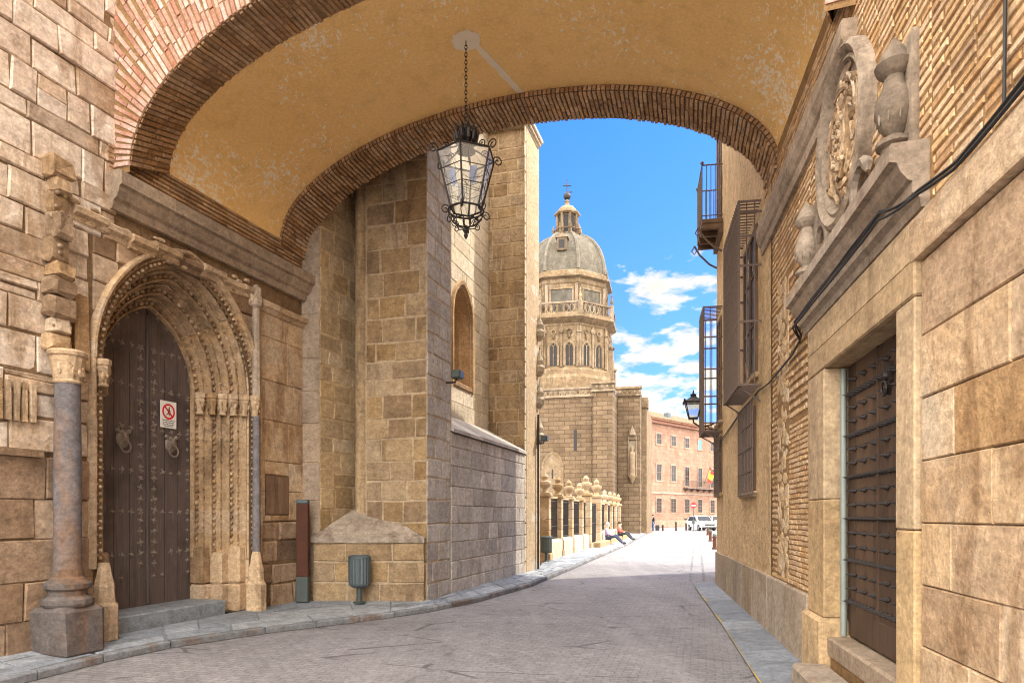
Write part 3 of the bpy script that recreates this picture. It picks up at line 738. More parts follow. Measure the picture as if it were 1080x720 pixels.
def at_len(poly, step):
    """points and tangents every step along a polyline"""
    out = []; acc = step / 2
    for a, b in zip(poly[:-1], poly[1:]):
        a, b = Vector(a), Vector(b); L = (b - a).length; T = (b - a).normalized()
        while acc < L: out.append((a + T * acc, T)); acc += step
        acc -= L
    return out
br = thing('arched_passage', 'wide plastered barrel arch with brick edges bridging the street overhead', 'arch bridge', (-.8, 9.2, 0))
c_near = curve(NA, NB, 5.93, 1.82, ins=.27); c_n2 = curve(N2A, N2B, 6.27, 1.63); c_f1 = curve(F1A, F1B, 6.27, 1.63); c_f1lo = curve(F1A, F1B, 6.19, 1.63, ins=.03); c_f2lo = curve(F2A, F2B, 6.13, 1.73, ins=.03)
mb = MB(); rows = []
for k in range(13):
    w = k / 12; rows.append([tuple(Vector(a) + (Vector(b) - Vector(a)) * w) for a, b in zip(c_n2, c_f1)])
mb.grid(rows, .5); mb.build('vault', M['plaster'], br, smooth=True, fix=False)
# mortar beds of the ribs
mb = MB()
def off(c, dz): return [(p[0], p[1], p[2] + dz) for p in c]
mb.grid([c_near, c_n2], 0.3); mb.build('near_rib_bed', M['bed'], br, fix=False)
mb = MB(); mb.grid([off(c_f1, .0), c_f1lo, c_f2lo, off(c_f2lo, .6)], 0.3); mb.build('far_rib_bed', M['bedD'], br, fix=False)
# soffit bricks of the near rib: thin courses laid across the rib
mb = MB(); A = at_len(c_near, .068); Bp = at_len(c_n2, .068); nn = min(len(A), len(Bp))
for i in range(nn):
    u = i / (nn - 1); a, ta = A[int(u * (len(A) - 1))]; b, tb = Bp[int(u * (len(Bp) - 1))]
    ax = b - a; T = ta; nrm = T.cross(ax).normalized()
    if nrm.z > 0: nrm = -nrm
    cuts = [0, U(.25, .4), U(.62, .75), 1] if i % 2 else [0, U(.45, .58), 1]
    for f0, f1 in zip(cuts[:-1], cuts[1:]):
        h = U(.006, .026); w = U(.019, .025); t = R_()
        p0 = a + ax * (f0 + .012); p1 = a + ax * (f1 - .012); e = Vector((U(-.004, .004), U(-.004, .004), 0))
        vs = [p0 - T * w, p0 + T * w, p1 + T * w, p1 - T * w]
        top = [v + nrm * h + e for v in vs]
        mb.add([tuple(v) for v in vs + top], [(4, 5, 6, 7), (0, 1, 5, 4), (1, 2, 6, 5), (2, 3, 7, 6), (3, 0, 4, 7)], t)
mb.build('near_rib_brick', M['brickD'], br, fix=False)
# radial bricks of a rib face: bricks stand across the curve
def radial(mb, crv, face_n, length, step, ncut, hh=(.006, .02), base=0.0, wfac=.36, start=0.0):
    for P, T in at_len(crv, step):
        up = face_n.cross(T).normalized()
        if up.z < 0: up = -up
        cuts = [start]
        for k in range(1, ncut): cuts.append(start + (length - start) * (k + U(-.18, .18)) / ncut)
        cuts.append(length + U(-.01, .01))
        for f0, f1 in zip(cuts[:-1], cuts[1:]):
            w = step * U(wfac - .05, wfac + .03); h = U(*hh); t = R_(); sk = U(-.03, .03)
            p0 = P + up * (f0 + .006); p1 = P + up * (f1 - .006) + T * sk * (f1 - f0)
            vs = [p0 - T * w, p0 + T * w, p1 + T * w, p1 - T * w]; top = [v + face_n * h for v in vs]
            mb.add([tuple(v) for v in vs + top], [(4, 5, 6, 7), (0, 1, 5, 4), (1, 2, 6, 5), (2, 3, 7, 6), (3, 0, 4, 7)], t)
nf = Vector((NB - NA).to_3d().cross(Vector((0, 0, 1)))).normalized()      # towards the camera
if nf.y > 0: nf = -nf
mb = MB(); radial(mb, c_near, nf, 1.5, .066, 6); mb.build('arch_ring', M['pinkbrick'], br, fix=False)
ff = Vector((F1B - F1A).to_3d().cross(Vector((0, 0, 1)))).normalized()
if ff.y > 0: ff = -ff
mb = MB(); radial(mb, c_f1lo, ff, .075, .068, 1, (.006, .02)); mb.build('far_arch_ring', M['brickD'], br, fix=False)
mb = MB(); A = at_len(c_f1lo, .068); Bp = at_len(c_f2lo, .068); nn = min(len(A), len(Bp))
for i in range(nn):
    a, ta = A[i]; b, tb = Bp[min(int(i * len(Bp) / nn), len(Bp) - 1)]; ax = b - a; nrm = ta.cross(ax).normalized()
    if nrm.z > 0: nrm = -nrm
    cuts = [0, U(.2, .3), U(.45, .6), U(.7, .85), 1] if i % 2 else [0, U(.3, .45), U(.6, .75), 1]
    for f0, f1 in zip(cuts[:-1], cuts[1:]):
        h = U(.008, .034); w = U(.019, .025); p0 = a + ax * (f0 + .012); p1 = a + ax * (f1 - .012)
        vs = [p0 - ta * w, p0 + ta * w, p1 + ta * w, p1 - ta * w]; top = [v + nrm * h for v in vs]
        mb.add([tuple(v) for v in vs + top], [(4, 5, 6, 7), (0, 1, 5, 4), (1, 2, 6, 5), (2, 3, 7, 6), (3, 0, 4, 7)])
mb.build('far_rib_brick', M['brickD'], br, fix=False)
# walls above, floor and roof of the room over the street
mb = MB()
def face(crv, A, B, ztop, d):
    P = [Vector(p) for p in crv]
    for a, b in zip(P[:-1], P[1:]):
        mb.add([tuple(a + d), tuple(b + d), (b.x + d.x, b.y + d.y, ztop), (a.x + d.x, a.y + d.y, ztop)], [(0, 1, 2, 3)], .5)
face(c_near, NA, NB, 14, Vector((0, 0, 0))); face(c_f2lo, F2A, F2B, 14, Vector((0, 0, .01)))
for A_, P in ((NA, c_near[0]), (NB, c_near[-1])): mb.add([(A_.x, A_.y, 5.86), (P[0], P[1], 5.86), (P[0], P[1], 14), (A_.x, A_.y, 14)], [(0, 1, 2, 3)], .5)
mb.add([(NA.x - .5, NA.y, 14), (NB.x + .5, NB.y, 14), (F2B.x + .5, F2B.y, 14), (F2A.x - .5, F2A.y, 14)], [(0, 1, 2, 3)], .5)
mb.build('upper_wall', M['bed'], br, fix=False)
# lime patch round the lamp hook
def vp(t, w):   # point on the vault
    x = 2 * t - 1; a = N2A + (N2B - N2A) * t; b = F1A + (F1B - F1A) * t; q = a + (b - a) * w; return Vector((q.x, q.y, ell(t, 6.27, 1.63)))
LX, LY = -.62, 9.07
best = min(((vp(t / 200, w / 60) - Vector((LX, LY, 7.8))).xy.length, t / 200, w / 60) for t in range(201) for w in range(61)); ht, hw_ = best[1], best[2]
hook = vp(ht, hw_)
mb = MB(); ctr = hook + Vector((0, 0, -.006)); rim = []
rr = []
for k in range(22):
    a = 2 * PI * k / 22; r = U(.17, .22); rr.append(vp(ht + r * math.cos(a) / 7.9, hw_ + r * math.sin(a) / 2.5) - Vector((0, 0, .006)))
mb.add([tuple(ctr)] + [tuple(p) for p in rr], [(0, 1 + k, 1 + (k + 1) % 22) for k in range(22)], .6)
a0, a1 = (ht + .012, hw_ + .04), (ht + .055, .995); strip = [[], []]
for k in range(13):
    f = k / 12
    for q, e in enumerate((-.05, .05)): strip[q].append(tuple(vp(a0[0] + (a1[0] - a0[0]) * f + (e + U(-.012, .012)) / 7.9, a0[1] + (a1[1] - a0[1]) * f) - Vector((0, 0, .006))))
mb.grid(strip, .6)
mb.build('lime_patch', M['patchp'], br, fix=False)

# ------------------------------------------------------------------ hanging lantern
la = thing('hanging_lantern', 'black wrought iron hexagonal lantern hanging on a chain from the vault', 'lantern', (hook.x, hook.y, 5.3))
LC = Vector((hook.x, hook.y, 0)); TL = lambda a, b, c: (LC.x + a, LC.y + b, c)
mb = MB(TL); z = hook.z - .01; k = 0
while z > 6.76:
    pts = []
    for i in range(10):
        a = 2 * PI * i / 10; q = (.016 * math.cos(a), .032 * math.sin(a)); pts.append((q[0], 0, z - .03 + q[1]) if k % 2 else (0, q[0], z - .03 + q[1]))
    mb.tube(pts, .006, 5, None, True); z -= .05; k += 1
mb.build('chain', M['iron'], la)
mb = MB(TL)   # crown of leaves
mb.lathe((0, 0, 6.42), [(.02, .36), (.05, .33), (.04, .30), (.09, .26), (.11, .20), (.06, .14), (.05, .08), (.12, .03), (.13, 0)], 12)
for k in range(10):
    a = 2 * PI * k / 10; c_, s_ = math.cos(a), math.sin(a)
    mb.tube([(.06 * c_, .06 * s_, 6.50), (.13 * c_, .13 * s_, 6.56), (.15 * c_, .15 * s_, 6.65), (.11 * c_, .11 * s_, 6.72), (.16 * c_, .16 * s_, 6.76)], [.02, .03, .028, .018, .006], 6)
mb.build('crown', M['iron'], la)
A6 = [math.radians(-97 + 60 * k) for k in range(6)]
RT, RB, ZT, ZB = .40, .215, 6.36, 5.66
mb = MB(TL)
for a in A6:
    c_, s_ = math.cos(a), math.sin(a)
    mb.tube([(RT * c_, RT * s_, ZT), (RB * c_, RB * s_, ZB)], .013, 6); mb.tube([(RT * c_, RT * s_, ZT), (.13 * c_, .13 * s_, 6.47)], .011, 6)
for R0, zz, r in ((RT, ZT, .014), (RB, ZB, .013)): mb.tube([(R0 * math.cos(a), R0 * math.sin(a), zz) for a in A6], r, 6, None, True)
f = .68; mb.tube([((RB + (RT - RB) * f) * math.cos(a), (RB + (RT - RB) * f) * math.sin(a), ZB + (ZT - ZB) * f) for a in A6], .006, 5, None, True)
f = .38; mb.tube([((RB + (RT - RB) * f) * math.cos(a), (RB + (RT - RB) * f) * math.sin(a), ZB + (ZT - ZB) * f) for a in A6], .006, 5, None, True)
mb.tube([(.235 * math.cos(2 * PI * k / 28), .235 * math.sin(2 * PI * k / 28), 5.64) for k in range(28)], .012, 6, None, True)
mb.tube([(.17 * math.cos(2 * PI * k / 28), .17 * math.sin(2 * PI * k / 28), 5.50) for k in range(28)], .010, 6, None, True)
for k in range(14):
    a = 2 * PI * k / 14; mb.tube([(.235 * math.cos(a), .235 * math.sin(a), 5.64), (.225 * math.cos(a), .225 * math.sin(a), 5.56), (.17 * math.cos(a), .17 * math.sin(a), 5.50)], .007, 5)
mb.build('frame', M['iron'], la)
def scroll(a, r0, z0, size, turn, flip=1, n=16):
    pts = []
    for i in range(n):
        t = i / (n - 1); th = turn * t * 2 * PI; rad = size * (1 - .75 * t)
        pts.append((r0 + flip * (size - rad * math.cos(th)), z0 + rad * math.sin(th)))
    return [(p[0] * math.cos(a), p[0] * math.sin(a), p[1]) for p in pts]
for a in A6:
    mb = MB(TL); mb.tube(scroll(a, RT - .02, ZT + .02, .075, 1.3), .009, 5); mb.tube(scroll(a, .22, 6.44, .06, 1.4), .008, 5)
    mb.tube(scroll(a, RB + .0, ZB - .05, .07, 1.3), .008, 5); mb.tube(scroll(a, .10, 5.44, .055, 1.4), .007, 5)
    mb.tube([(.17 * math.cos(a), .17 * math.sin(a), 5.50), (.12 * math.cos(a), .12 * math.sin(a), 5.42), (.03 * math.cos(a), .03 * math.sin(a), 5.40)], .008, 5)
    mb.build('scrollwork', M['iron'], la)
mb = MB(TL); mb.lathe((0, 0, 5.26), [(.004, 0), (.022, .03), (.03, .055), (.02, .08), (.04, .11), (.045, .14), (.02, .16), (.02, .18)], 8); mb.build('finial', M['iron'], la)
for k in range(6):
    a, b = A6[k], A6[(k + 1) % 6]; mb = MB(TL); e = .985
    mb.add([(RT * e * math.cos(a), RT * e * math.sin(a), ZT - .012), (RT * e * math.cos(b), RT * e * math.sin(b), ZT - .012), (RB * e * math.cos(b), RB * e * math.sin(b), ZB + .012), (RB * e * math.cos(a), RB * e * math.sin(a), ZB + .012)], [(0, 1, 2, 3)])
    pane = mb.build('glass_pane', M['glass'], la, fix=False)
    ld = MB(TL)   # leaded lines and a few old tinted pieces
    Pq = lambda u, v: tuple(Vector((RT * .99 * math.cos(a), RT * .99 * math.sin(a), ZT)).lerp(Vector((RT * .99 * math.cos(b), RT * .99 * math.sin(b), ZT)), u).lerp(Vector((RB * .99 * math.cos(a), RB * .99 * math.sin(a), ZB)).lerp(Vector((RB * .99 * math.cos(b), RB * .99 * math.sin(b), ZB)), u), v))
    for q in range(7):
        u, v = U(.15, .85), U(.08, .9); ld.tube([Pq(u, v), Pq(min(.95, max(.05, u + U(-.2, .2))), min(.97, v + U(.1, .25)))], .003, 4)
    for q in range(3): v = U(.1, .9); ld.tube([Pq(.03, v), Pq(U(.3, .6), min(.96, v + U(-.08, .12))), Pq(.97, min(.96, v + U(-.05, .1)))], .003, 4)
    ld.build('lead_line', M['iron'], pane)
    if k in (0, 3, 5):
        tn = MB(TL); u, v = U(.15, .4), U(.3, .45); w, h = .28, U(.2, .3)
        tn.add([Pq(u, v), Pq(u + w, v - .04), Pq(u + w + .05, v + h), Pq(u + w * .5, v + h + .06), Pq(u - .04, v + h * .8)], [(0, 1, 2, 3, 4)]); tn.build('blue_glass', M['bglass'], pane, fix=False)

# ================================================================== CATHEDRAL BUTTRESSES
def fpt(s, o): p = FS(s, o, 0); return (p[0], p[1])
# corner pier behind the arch, and the skew wall Q next to it
pier = thing('stone_pier', 'plain grey stone pier beside the portal wall where the far arch lands', 'pier', (-3.7, 12.2, 0))
FP = frame2((-3.97, 12.2), (-3.42, 12.14))
mb = MB(FP); mb.box(0, FP.len, -1.6, 0, -.1, 13, .5); mb.build('pier_core', M['mortarL'], pier)
mb = MB(FP); mb.ashlar(0, FP.len, 0, 13, (.5, .8), (1, 1), (.012, .02), .006, None, .002, .008, (.1, .7)); mb.build('pier_ashlar', M['cornice'], pier, fix=False)
ap = thing('chapel_wall', 'tan ashlar chapel wall set at a slant between the grey pier and the big buttress', 'wall', (-3.2, 12.6, 0))
FQ = frame2((-3.42, 12.14), (-2.86, 13.2))
mb = MB(FQ); mb.box(0, FQ.len + .3, -1, 0, -.1, 14, .5); mb.build('wall_core', M['mortarL'], ap)
mb = MB(FQ); mb.ashlar(0, FQ.len + .3, 0, 14, (.26, .42), (.32, .66), (.003, .012), .034, None, .018, .010, (.1, 1)); mb.build('ashlar', M['ochreQ'], ap, fix=False)
def stonebox(name, label, cat, loc, faces, mat, core, ztop, rows, lens, groupn=None, tone=(0, 1), z0=0.0, gap=.028, h=(.003, .012)):
    t = thing(name, label, cat, loc, groupn)
    for k, (F, s0, s1) in enumerate(faces):
        mb = MB(F); mb.ashlar(s0, s1, z0, ztop, rows, lens, h, gap, None, .014, .010, tone); mb.build('ashlar', mat[k] if isinstance(mat, list) else mat, t, fix=False)
    return t
# buttress 1
FB1 = frame2((-2.66, 12.46), (-1.51, 12.10))    # front, faces the camera
b1 = stonebox('stone_buttress', 'massive brown granite buttress rising out of the low hipped plinth', 'buttress', (-2.0, 12.6, 0), [(FB1, 0, FB1.len), (FS, 0, 1.09)], [M['buttress'], M['greyash']], None, 13.5, (.28, .44), (.34, .72), 'buttresses of the cathedral', (.15, .85))
mb = MB(FB1); mb.box(0, FB1.len, -1.14, -.001, -.1, 13.5); mb.build('core', M['mortarL'], b1)
mb = MB(FB1); mb.lathe((-.16, -.12, 0), [(.12, .1), (.12, 13)], 10); mb.box(-.06, -.0, -.5, -.06, 0, 13); mb.build('engaged_shaft', M['buttress'], b1, smooth=True)
# hipped plinth in front of it
pl = thing('stone_plinth', 'low stone plinth with a sloping hipped cap at the foot of the buttress', 'plinth', (-2.5, 12.2, 0))
FH = frame2((-3.52, 12.04), (-1.535, 12.0))
mb = MB(FH); mb.box(0.02, FH.len - .02, -.5, -.002, 0, 1.12); mb.build('core', M['mortarL'], pl)
mb = MB(FH); mb.ashlar(0, FH.len, 0.02, 1.12, (.34, .40), (.5, .95), (.004, .014), .026, None, .012, .012, (.1, .9)); mb.build('ashlar', M['buttress'], pl, fix=False)
mb = MB(FH); L = FH.len
mb.add([(-.03, .05, 1.12), (L + .0, .05, 1.12), (L + .0, .05, 1.20), (-.03, .05, 1.20), (.62, -.62, 1.74), (1.02, -.62, 1.74), (-.03, -.6, 1.12), (L + .0, -.55, 1.12), (-.03, -.6, 1.25), (L, -.55, 1.25)],
       [(0, 1, 2, 3), (3, 2, 5, 4), (3, 4, 8), (2, 9, 5), (0, 3, 8, 6), (1, 7, 9, 2), (4, 5, 9, 8)], .8)
mb.build('hipped_cap', M['weathered'], pl)
# battered wall + gothic window wall between the buttresses
cw = thing('nave_wall', 'pale nave wall with a pointed window above a battered grey ashlar base', 'wall', FS(3.6, -1, 0))
mb = MB(FS)   # lower wall with sloped top, profile extruded along s
mb.prism([], 0, 0) if False else None
prof = [(.0, -.1), (-.012, 3.2), (-1.08, 3.84), (-2.2, 3.84), (-2.2, -.1)]
mb.prism(prof, 1.09, 6.17, .5, 'a'); mb.build('base_core', M['mortarL'], cw)
mb = MB(FS); mb.ashlar(1.09, 6.16, .0, 3.2, (.34, .40), (.5, .85), (.012, .022), .012, None, .004, .012, (0, 1)); mb.build('base_ashlar', M['greyash'], cw, fix=False)
mb = MB(FS); mb.T = lambda s, o, z: FS(s, o, z)
for k in range(6):
    s = 1.09 + k * .845; a, b = s + .005, s + .84
    mb.add([(a, .07, 3.20), (b, .07, 3.20), (b, .07, 3.27), (a, .07, 3.27), (b, -1.1, 3.92), (a, -1.1, 3.92), (b, -1.1, 3.8), (a, -1.1, 3.8)], [(0, 1, 2, 3), (3, 2, 4, 5), (0, 3, 5, 7), (1, 6, 4, 2), (0, 7, 6, 1)])
mb.build('sloped_coping', M['greyash'], cw)
W0, W1 = 3.80, 4.95; WZ0, WZS = 4.75, 6.35; WH = (W1 - W0) / 2; WC = (W0 + W1) / 2
mb = MB(FS); o = -1.06
mb.quad((1, o, 3.8), (W0, o, 3.8), (W0, o, 13), (1, o, 13)); mb.quad((W1, o, 3.8), (7.3, o, 3.8), (7.3, o, 13), (W1, o, 13)); mb.quad((W0, o, 3.8), (W1, o, 3.8), (W1, o, WZ0), (W0, o, WZ0))
gw = [p for p in gpts(WH, WZ0, 12, WZS, .25, WC)]
ga = [p for p in gw if p[1] >= WZS - .01]
for p, q in zip(ga[:-1], ga[1:]): mb.quad((p[0], o, p[1]), (q[0], o, q[1]), (q[0], o, 13), (p[0], o, 13))
mb.build('upper_wall', M['cream'], cw, fix=False)
def whole(z, z2):
    if z2 < WZ0: return None
    h = ghalf(WH + .14, max(z, WZ0), WZS, .25)
    return (WC - h, WC + h) if h else None
mb = MB(FS); mb.ashlar(1.0, 7.3, 3.86, 13, (.36, .44), (.6, 1.0), (.010, .016), .006, whole, .002, .008, (.2, 1), 0, .001, -1.06); mb.build('upper_ashlar', M['cream'], cw, fix=False)
w = MB(FS)
w.grid([[(p[0], oo, p[1]) for p in gpts(hw, WZ0 - (.1 if hw > WH else 0), 12, WZS, .25, WC)] for hw, oo in ((WH - .14, -1.55), (WH - .12, -1.32), (WH - .02, -1.22), (WH, -1.08), (WH + .06, -1.0), (WH + .14, -.99), (WH + .17, -1.06))], .5)
w = w.build('window', M['carved'], cw, smooth=True)
mb = MB(FS); mb.prism([(p[0], p[1]) for p in gpts(WH - .10, WZ0, 12, WZS, .25, WC)], -1.6, -1.5); mb.build('pane', M['win'], w)
mb = MB(FS); mb.box(WC - .05, WC + .05, -1.5, -1.35, WZ0, 7.3, None, 0, .02); mb.box(W0, W1, -1.5, -1.0, WZ0 - .1, WZ0 + .03, None, 0, .02); mb.build('mullion', M['carved'], w)
mb = MB(FS); mb.box(.5, 12, -4, -1.75, -.1, 13); mb.box(1.0, W0 - .2, -1.75, -1.065, 3.8, 13); mb.box(W1 + .2, 7.0, -1.75, -1.065, 3.8, 13); mb.box(W0 - .2, W1 + .2, -1.75, -1.07, 8, 13); mb.build('wall_core', M['backwall'], cw)
# buttress 2
FB2 = frame2((-.86, 18.50), (.385, 18.12))
p1 = FS(7.46, 0, 0)
b2 = stonebox('stone_buttress', 'tall far buttress with a sunlit edge and small cornice against the sky', 'buttress', FS(6.8, -.5, 0), [(FB2, 0, FB2.len), (FS, 6.17, 7.46)], [M['buttress'], M['cream']], None, 11.9, (.28, .40), (.4, .75), 'buttresses of the cathedral', (.35, 1))
mb = MB(FB2); mb.box(0, FB2.len, -1.3, -.001, -.1, 11.95); mb.build('core', M['mortarL'], b2)
mb = MB(FS)
for (o1, z0, z1) in ((.04, 11.9, 11.97), (.09, 11.97, 12.06), (.14, 12.06, 12.18)): mb.box(6.17 - o1, 7.46 + o1, -1.25, o1, z0, z1 - .002, None, 0, .02)
mb.build('cornice', M['cream'], b2)
mb = MB(FS)   # weathered pinnacles / corbels at the street edge
for z in (3.6, 4.6, 5.5, 6.5):
    mb.lathe((7.5, .06, z), [(.05, 0), (.14, .12), (.16, .25), (.10, .32), (.12, .45), (.05, .6), (.02, .75)], 7)
mb.box(7.46, 7.6, -.8, .04, 0, 3.6, None, .01, .02)
mb.build('corbel', M['cream'], b2)
mb = MB(FS); mb.tube([(7.30, .07, .1), (7.30, .07, 4.4)], .03, 8); mb.build('drainpipe', M['iron'], b2)
# side return from the buttress back to the enclosure (past the fence)
bk = thing('transept_wall', 'cream wall behind the far buttress at the start of the railing', 'wall', FS(9, -1.5, 0))
mb = MB(FS); mb.box(7.47, 9.2, -3, -.6, -.1, 9); mb.build('core', M['backwall'], bk)
mb = MB(FS); mb.ashlar(7.62, 9.2, 0, 9, (.36, .46), (.5, .9), (.01, .02), .008, None, .003, .01, (.2, 1), 0, .002, -.6); mb.build('ashlar', M['cream'], bk, fix=False)
# floodlights
def flood(T, s, o, z, label):
    p = T(s, o, z); t = thing('floodlight', label, 'floodlight', p, 'floodlights on the cathedral')
    m1 = MB(T); m1.tube([(s, o - .02, z), (s, o + .16, z), (s, o + .2, z + .06)], .018, 6); m1.build('bracket', M['iron'], t)
    m1 = MB(T); m1.box(s - .11, s + .11, o + .12, o + .30, z + .06, z + .22, None, 0, .02); m1.build('housing', M['charcoal'], t)
    m1 = MB(T); m1.box(s - .09, s + .09, o + .302, o + .308, z + .08, z + .20); m1.build('lens', M['win'], t)
flood(FS, .85, .03, 4.10, 'small black floodlight on the near buttress above the battered base')
flood(FS, 7.36, .03, 3.6, 'small black floodlight on the sunlit far buttress edge')

# ------------------------------------------------------------------ pavement furniture
ip = thing('info_post', 'rust red steel information post with dark foot beside the plinth', 'post', (-3.62, 11.82, .1))
TI = lambda a, b, c: (-3.62 + a, 11.82 + b, .1 + c)
mb = MB(TI); mb.box(-.10, .10, -.06, .06, .44, 1.70, None, 0, .008); mb.build('post', M['corten'], ip)
mb = MB(TI); mb.box(-.105, .105, -.065, .065, 0, .44, None, 0, .01); mb.build('base', M['charcoal'], ip)
mb = MB(TI); mb.box(-.102, .102, -.062, .062, 1.70, 1.77, None, 0, .012); mb.build('cap', M['steel'], ip)
def bin_(loc, label, mat, name='litter_bin'):
    t = thing(name, label, 'litter bin', loc, 'litter bins'); T = lambda a, b, c: (loc[0] + a, loc[1] + b, loc[2] + c)
    m1 = MB(T); n = 40; rows = []
    for (r, h) in ((.10, .26), (.165, .30), (.175, .34), (.18, .74), (.185, .76)):
        rows.append([((r + (.010 if k % 2 else 0)) * math.cos(2 * PI * k / n), .8 * (r + (.010 if k % 2 else 0)) * math.sin(2 * PI * k / n), h) for k in range(n)])
    m1.grid(rows, None, True); m1.add(rows[0], [tuple(range(n))]); m1.build('body', mat, t)
    m1 = MB(T); m1.lathe((0, 0, .76), [(.192, 0), (.195, .03), (.17, .05), (.13, .06), (.12, .0)], 24, None, .8); m1.build('rim', mat, t, smooth=True)
    m1 = MB(T); m1.tube([(0, .0, 0), (0, .0, .28)], .05, 10); m1.lathe((0, 0, 0), [(.11, 0), (.11, .015), (.05, .03)], 14); m1.build('post', M['charcoal'], t)
    return t
bin_((-2.62, 11.72, .10), 'blue grey ribbed litter bin in front of the hipped plinth', M['steel'])
bin_((1.12, 22.3, .10), 'dark litter bin standing at the near end of the railing', M['charcoal'])
# ================================================================== PALACE WALL (right)
pw = thing('brick_palace', 'warm brick and stone palace front on the right with a studded door under a cornice', 'palace', FR(.8, 0, 0))
D0, D1, DZ0, DZ1 = -.34, 1.54, .45, 3.0
mb = MB(FR)
mb.quad((-9, 0, -.2), (D0, 0, -.2), (D0, 0, 18), (-9, 0, 18), .5); mb.quad((D1, 0, -.2), (11.27, 0, -.2), (11.27, 0, 18), (D1, 0, 18), .5)
mb.quad((D0, 0, DZ1), (D1, 0, DZ1), (D1, 0, 18), (D0, 0, 18), .5); mb.quad((D0, 0, -.2), (D1, 0, -.2), (D1, 0, DZ0), (D0, 0, DZ0), .5)
mb.build('wall', M['bed'], pw, fix=False)
mb = MB(FR); mb.quad((-9, .005, -.2), (-.67, .005, -.2), (-.67, .005, 3.22), (-9, .005, 3.22)); mb.build('dark_joints', M['joint'], pw, fix=False)
mb = MB(FR); mb.box(-9, D0 - .01, -7, -.012, -.2, 18); mb.box(D1 + .01, 11.26, -7, -.012, -.2, 18); mb.box(D0 - .008, D1 + .008, -7, -.3, -.2, 17.99); mb.box(D0 - .008, D1 + .008, -.295, -.012, DZ1 + .01, 17.99); mb.box(D0 - .008, D1 + .008, -.295, -.012, -.2, DZ0 - .01)
mb.build('wall_core', M['backwall'], pw)
# stucco and rubble beyond the brick
mb = MB(FR); NS, NZ = 40, 60; rows = []
for i in range(NZ + 1):
    z = .74 + (17.9 - .74) * (i / NZ) ** 1.4
    rows.append([(4.42 + (11.27 - 4.42) * k / NS, .016 + (U(-.006, .008) if 0 < k < NS else 0), z) for k in range(NS + 1)])
mb.grid(rows, .5); mb.quad((11.27, .016, .74), (11.27, -.6, .74), (11.27, -.6, 17.9), (11.27, .016, 17.9), .5)
mb.build('stucco', M['stucco'], pw, fix=False)
mb = MB(FR)   # rubble panels: irregular stones in mortar
def rubble(s0, s1, z0, z1, n):
    for k in range(n):
        s, z = U(s0, s1), U(z0, z1); w, h = U(.05, .16), U(.04, .10); m_ = random.randint(6, 8); t = R_()
        P = [(s + w * U(.8, 1.1) * math.cos(2 * PI * i / m_), z + h * U(.8, 1.1) * math.sin(2 * PI * i / m_)) for i in range(m_)]
        P = [(min(max(a, s0), s1), min(max(c, z0), z1)) for a, c in P]; hh = U(.004, .012)
        vs = [(a, .0, c) for a, c in P] + [(s + (a - s) * .8, hh, z + (c - z) * .8) for a, c in P]
        mb.add(vs, [(i, (i + 1) % m_, m_ + (i + 1) % m_, m_ + i) for i in range(m_)] + [tuple(range(m_, 2 * m_))], t)
rubble(3.36, 4.05, .8, 4.6, 170); rubble(4.5, 5.2, .9, 3.2, 50); rubble(7.3, 9.8, .9, 3.3, 90)
mb.build('rubble_infill', M['stucco'], pw, fix=False)
# brick courses
def bricks(mb, s0, s1, z0, z1, pitch=.062, bh=.042, L=(.2, .3), h=(.003, .011), skip=.0, holes=None):
    z = z0
    while z < z1 - bh * .5:
        s = s0 - U(0, .2)
        while s < s1:
            e = s + U(*L); a, b = max(s, s0), min(e, s1); c = (a + b) / 2
            if b - a > .04 and R_() > skip and not (holes and holes(c, z)):
                mb.block(a + .012, b - .012, z, z + bh * U(.85, 1.1), U(*h), .006, .0025, None, 0, .002)
            s = e
        z += pitch
mb = MB(FR)
bricks(mb, 2.26, 3.34, .78, 2.72, .060, .044)
bricks(mb, 4.06, 4.42, .78, 5.35, .078, .046)
bricks(mb, -6.0, -.8, 3.56, 8.2, .066, .045, (.26, .36), (.004, .012))
bricks(mb, -.8, .7, 3.95, 8.2, .066, .045, (.22, .3), (.004, .011), 0, lambda s, z: math.hypot(s - .9, z - 4.85) < .7)
bricks(mb, .7, 2.26, 3.95, 5.42, .066, .045, (.22, .3), (.005, .014), 0, lambda s, z: math.hypot(s - .9, z - 4.85) < .7)
bricks(mb, 2.26, 4.06, 4.6, 5.42, .075, .048)
bricks(mb, .6, 4.95, 5.75, 6.30, .062, .042)
bricks(mb, 3.34, 4.06, .78, 4.6, .5, .042, (.2, .3))
mb.build('brick_courses', M['brick'], pw, fix=False)
mb = MB(FR); bricks(mb, 2.40, 3.30, 2.76, 4.55, .098, .058, (.24, .34), (.01, .02)); mb.build('coarse_brick', M['brick'], pw, fix=False)
# smooth ashlar, near right
mb = MB(FR); zc = -.01
mb.ashlar(-9, -.68, -.01, 3.21, (.385, .395), (.75, 1.15), (.018, .028), .006, None, .003, .008, (0.1, 1), 0, .002)
mb.build('ochre_ashlar', M['ochre'], pw, fix=False)
mb = MB(FR); sweep(mb, -9, -.62, [(0, 3.22), (.062, 3.225), (.066, 3.24), (.07, 3.46), (.05, 3.50), (.0, 3.51)], .9, .003)
mb.build('fascia', M['ochre'], pw)
# plinth, flush rendered stone
mb = MB(FR); s = 2.25
while s < 11.2:
    e = min(s + U(.9, 1.5), 11.28); mb.box(s + .004, e - .004, -.1, .05 + U(-.004, .004), -.12, .76 + U(-.01, .01), None, .003, .012); s = e
mb.build('plinth', M['plinth'], pw)
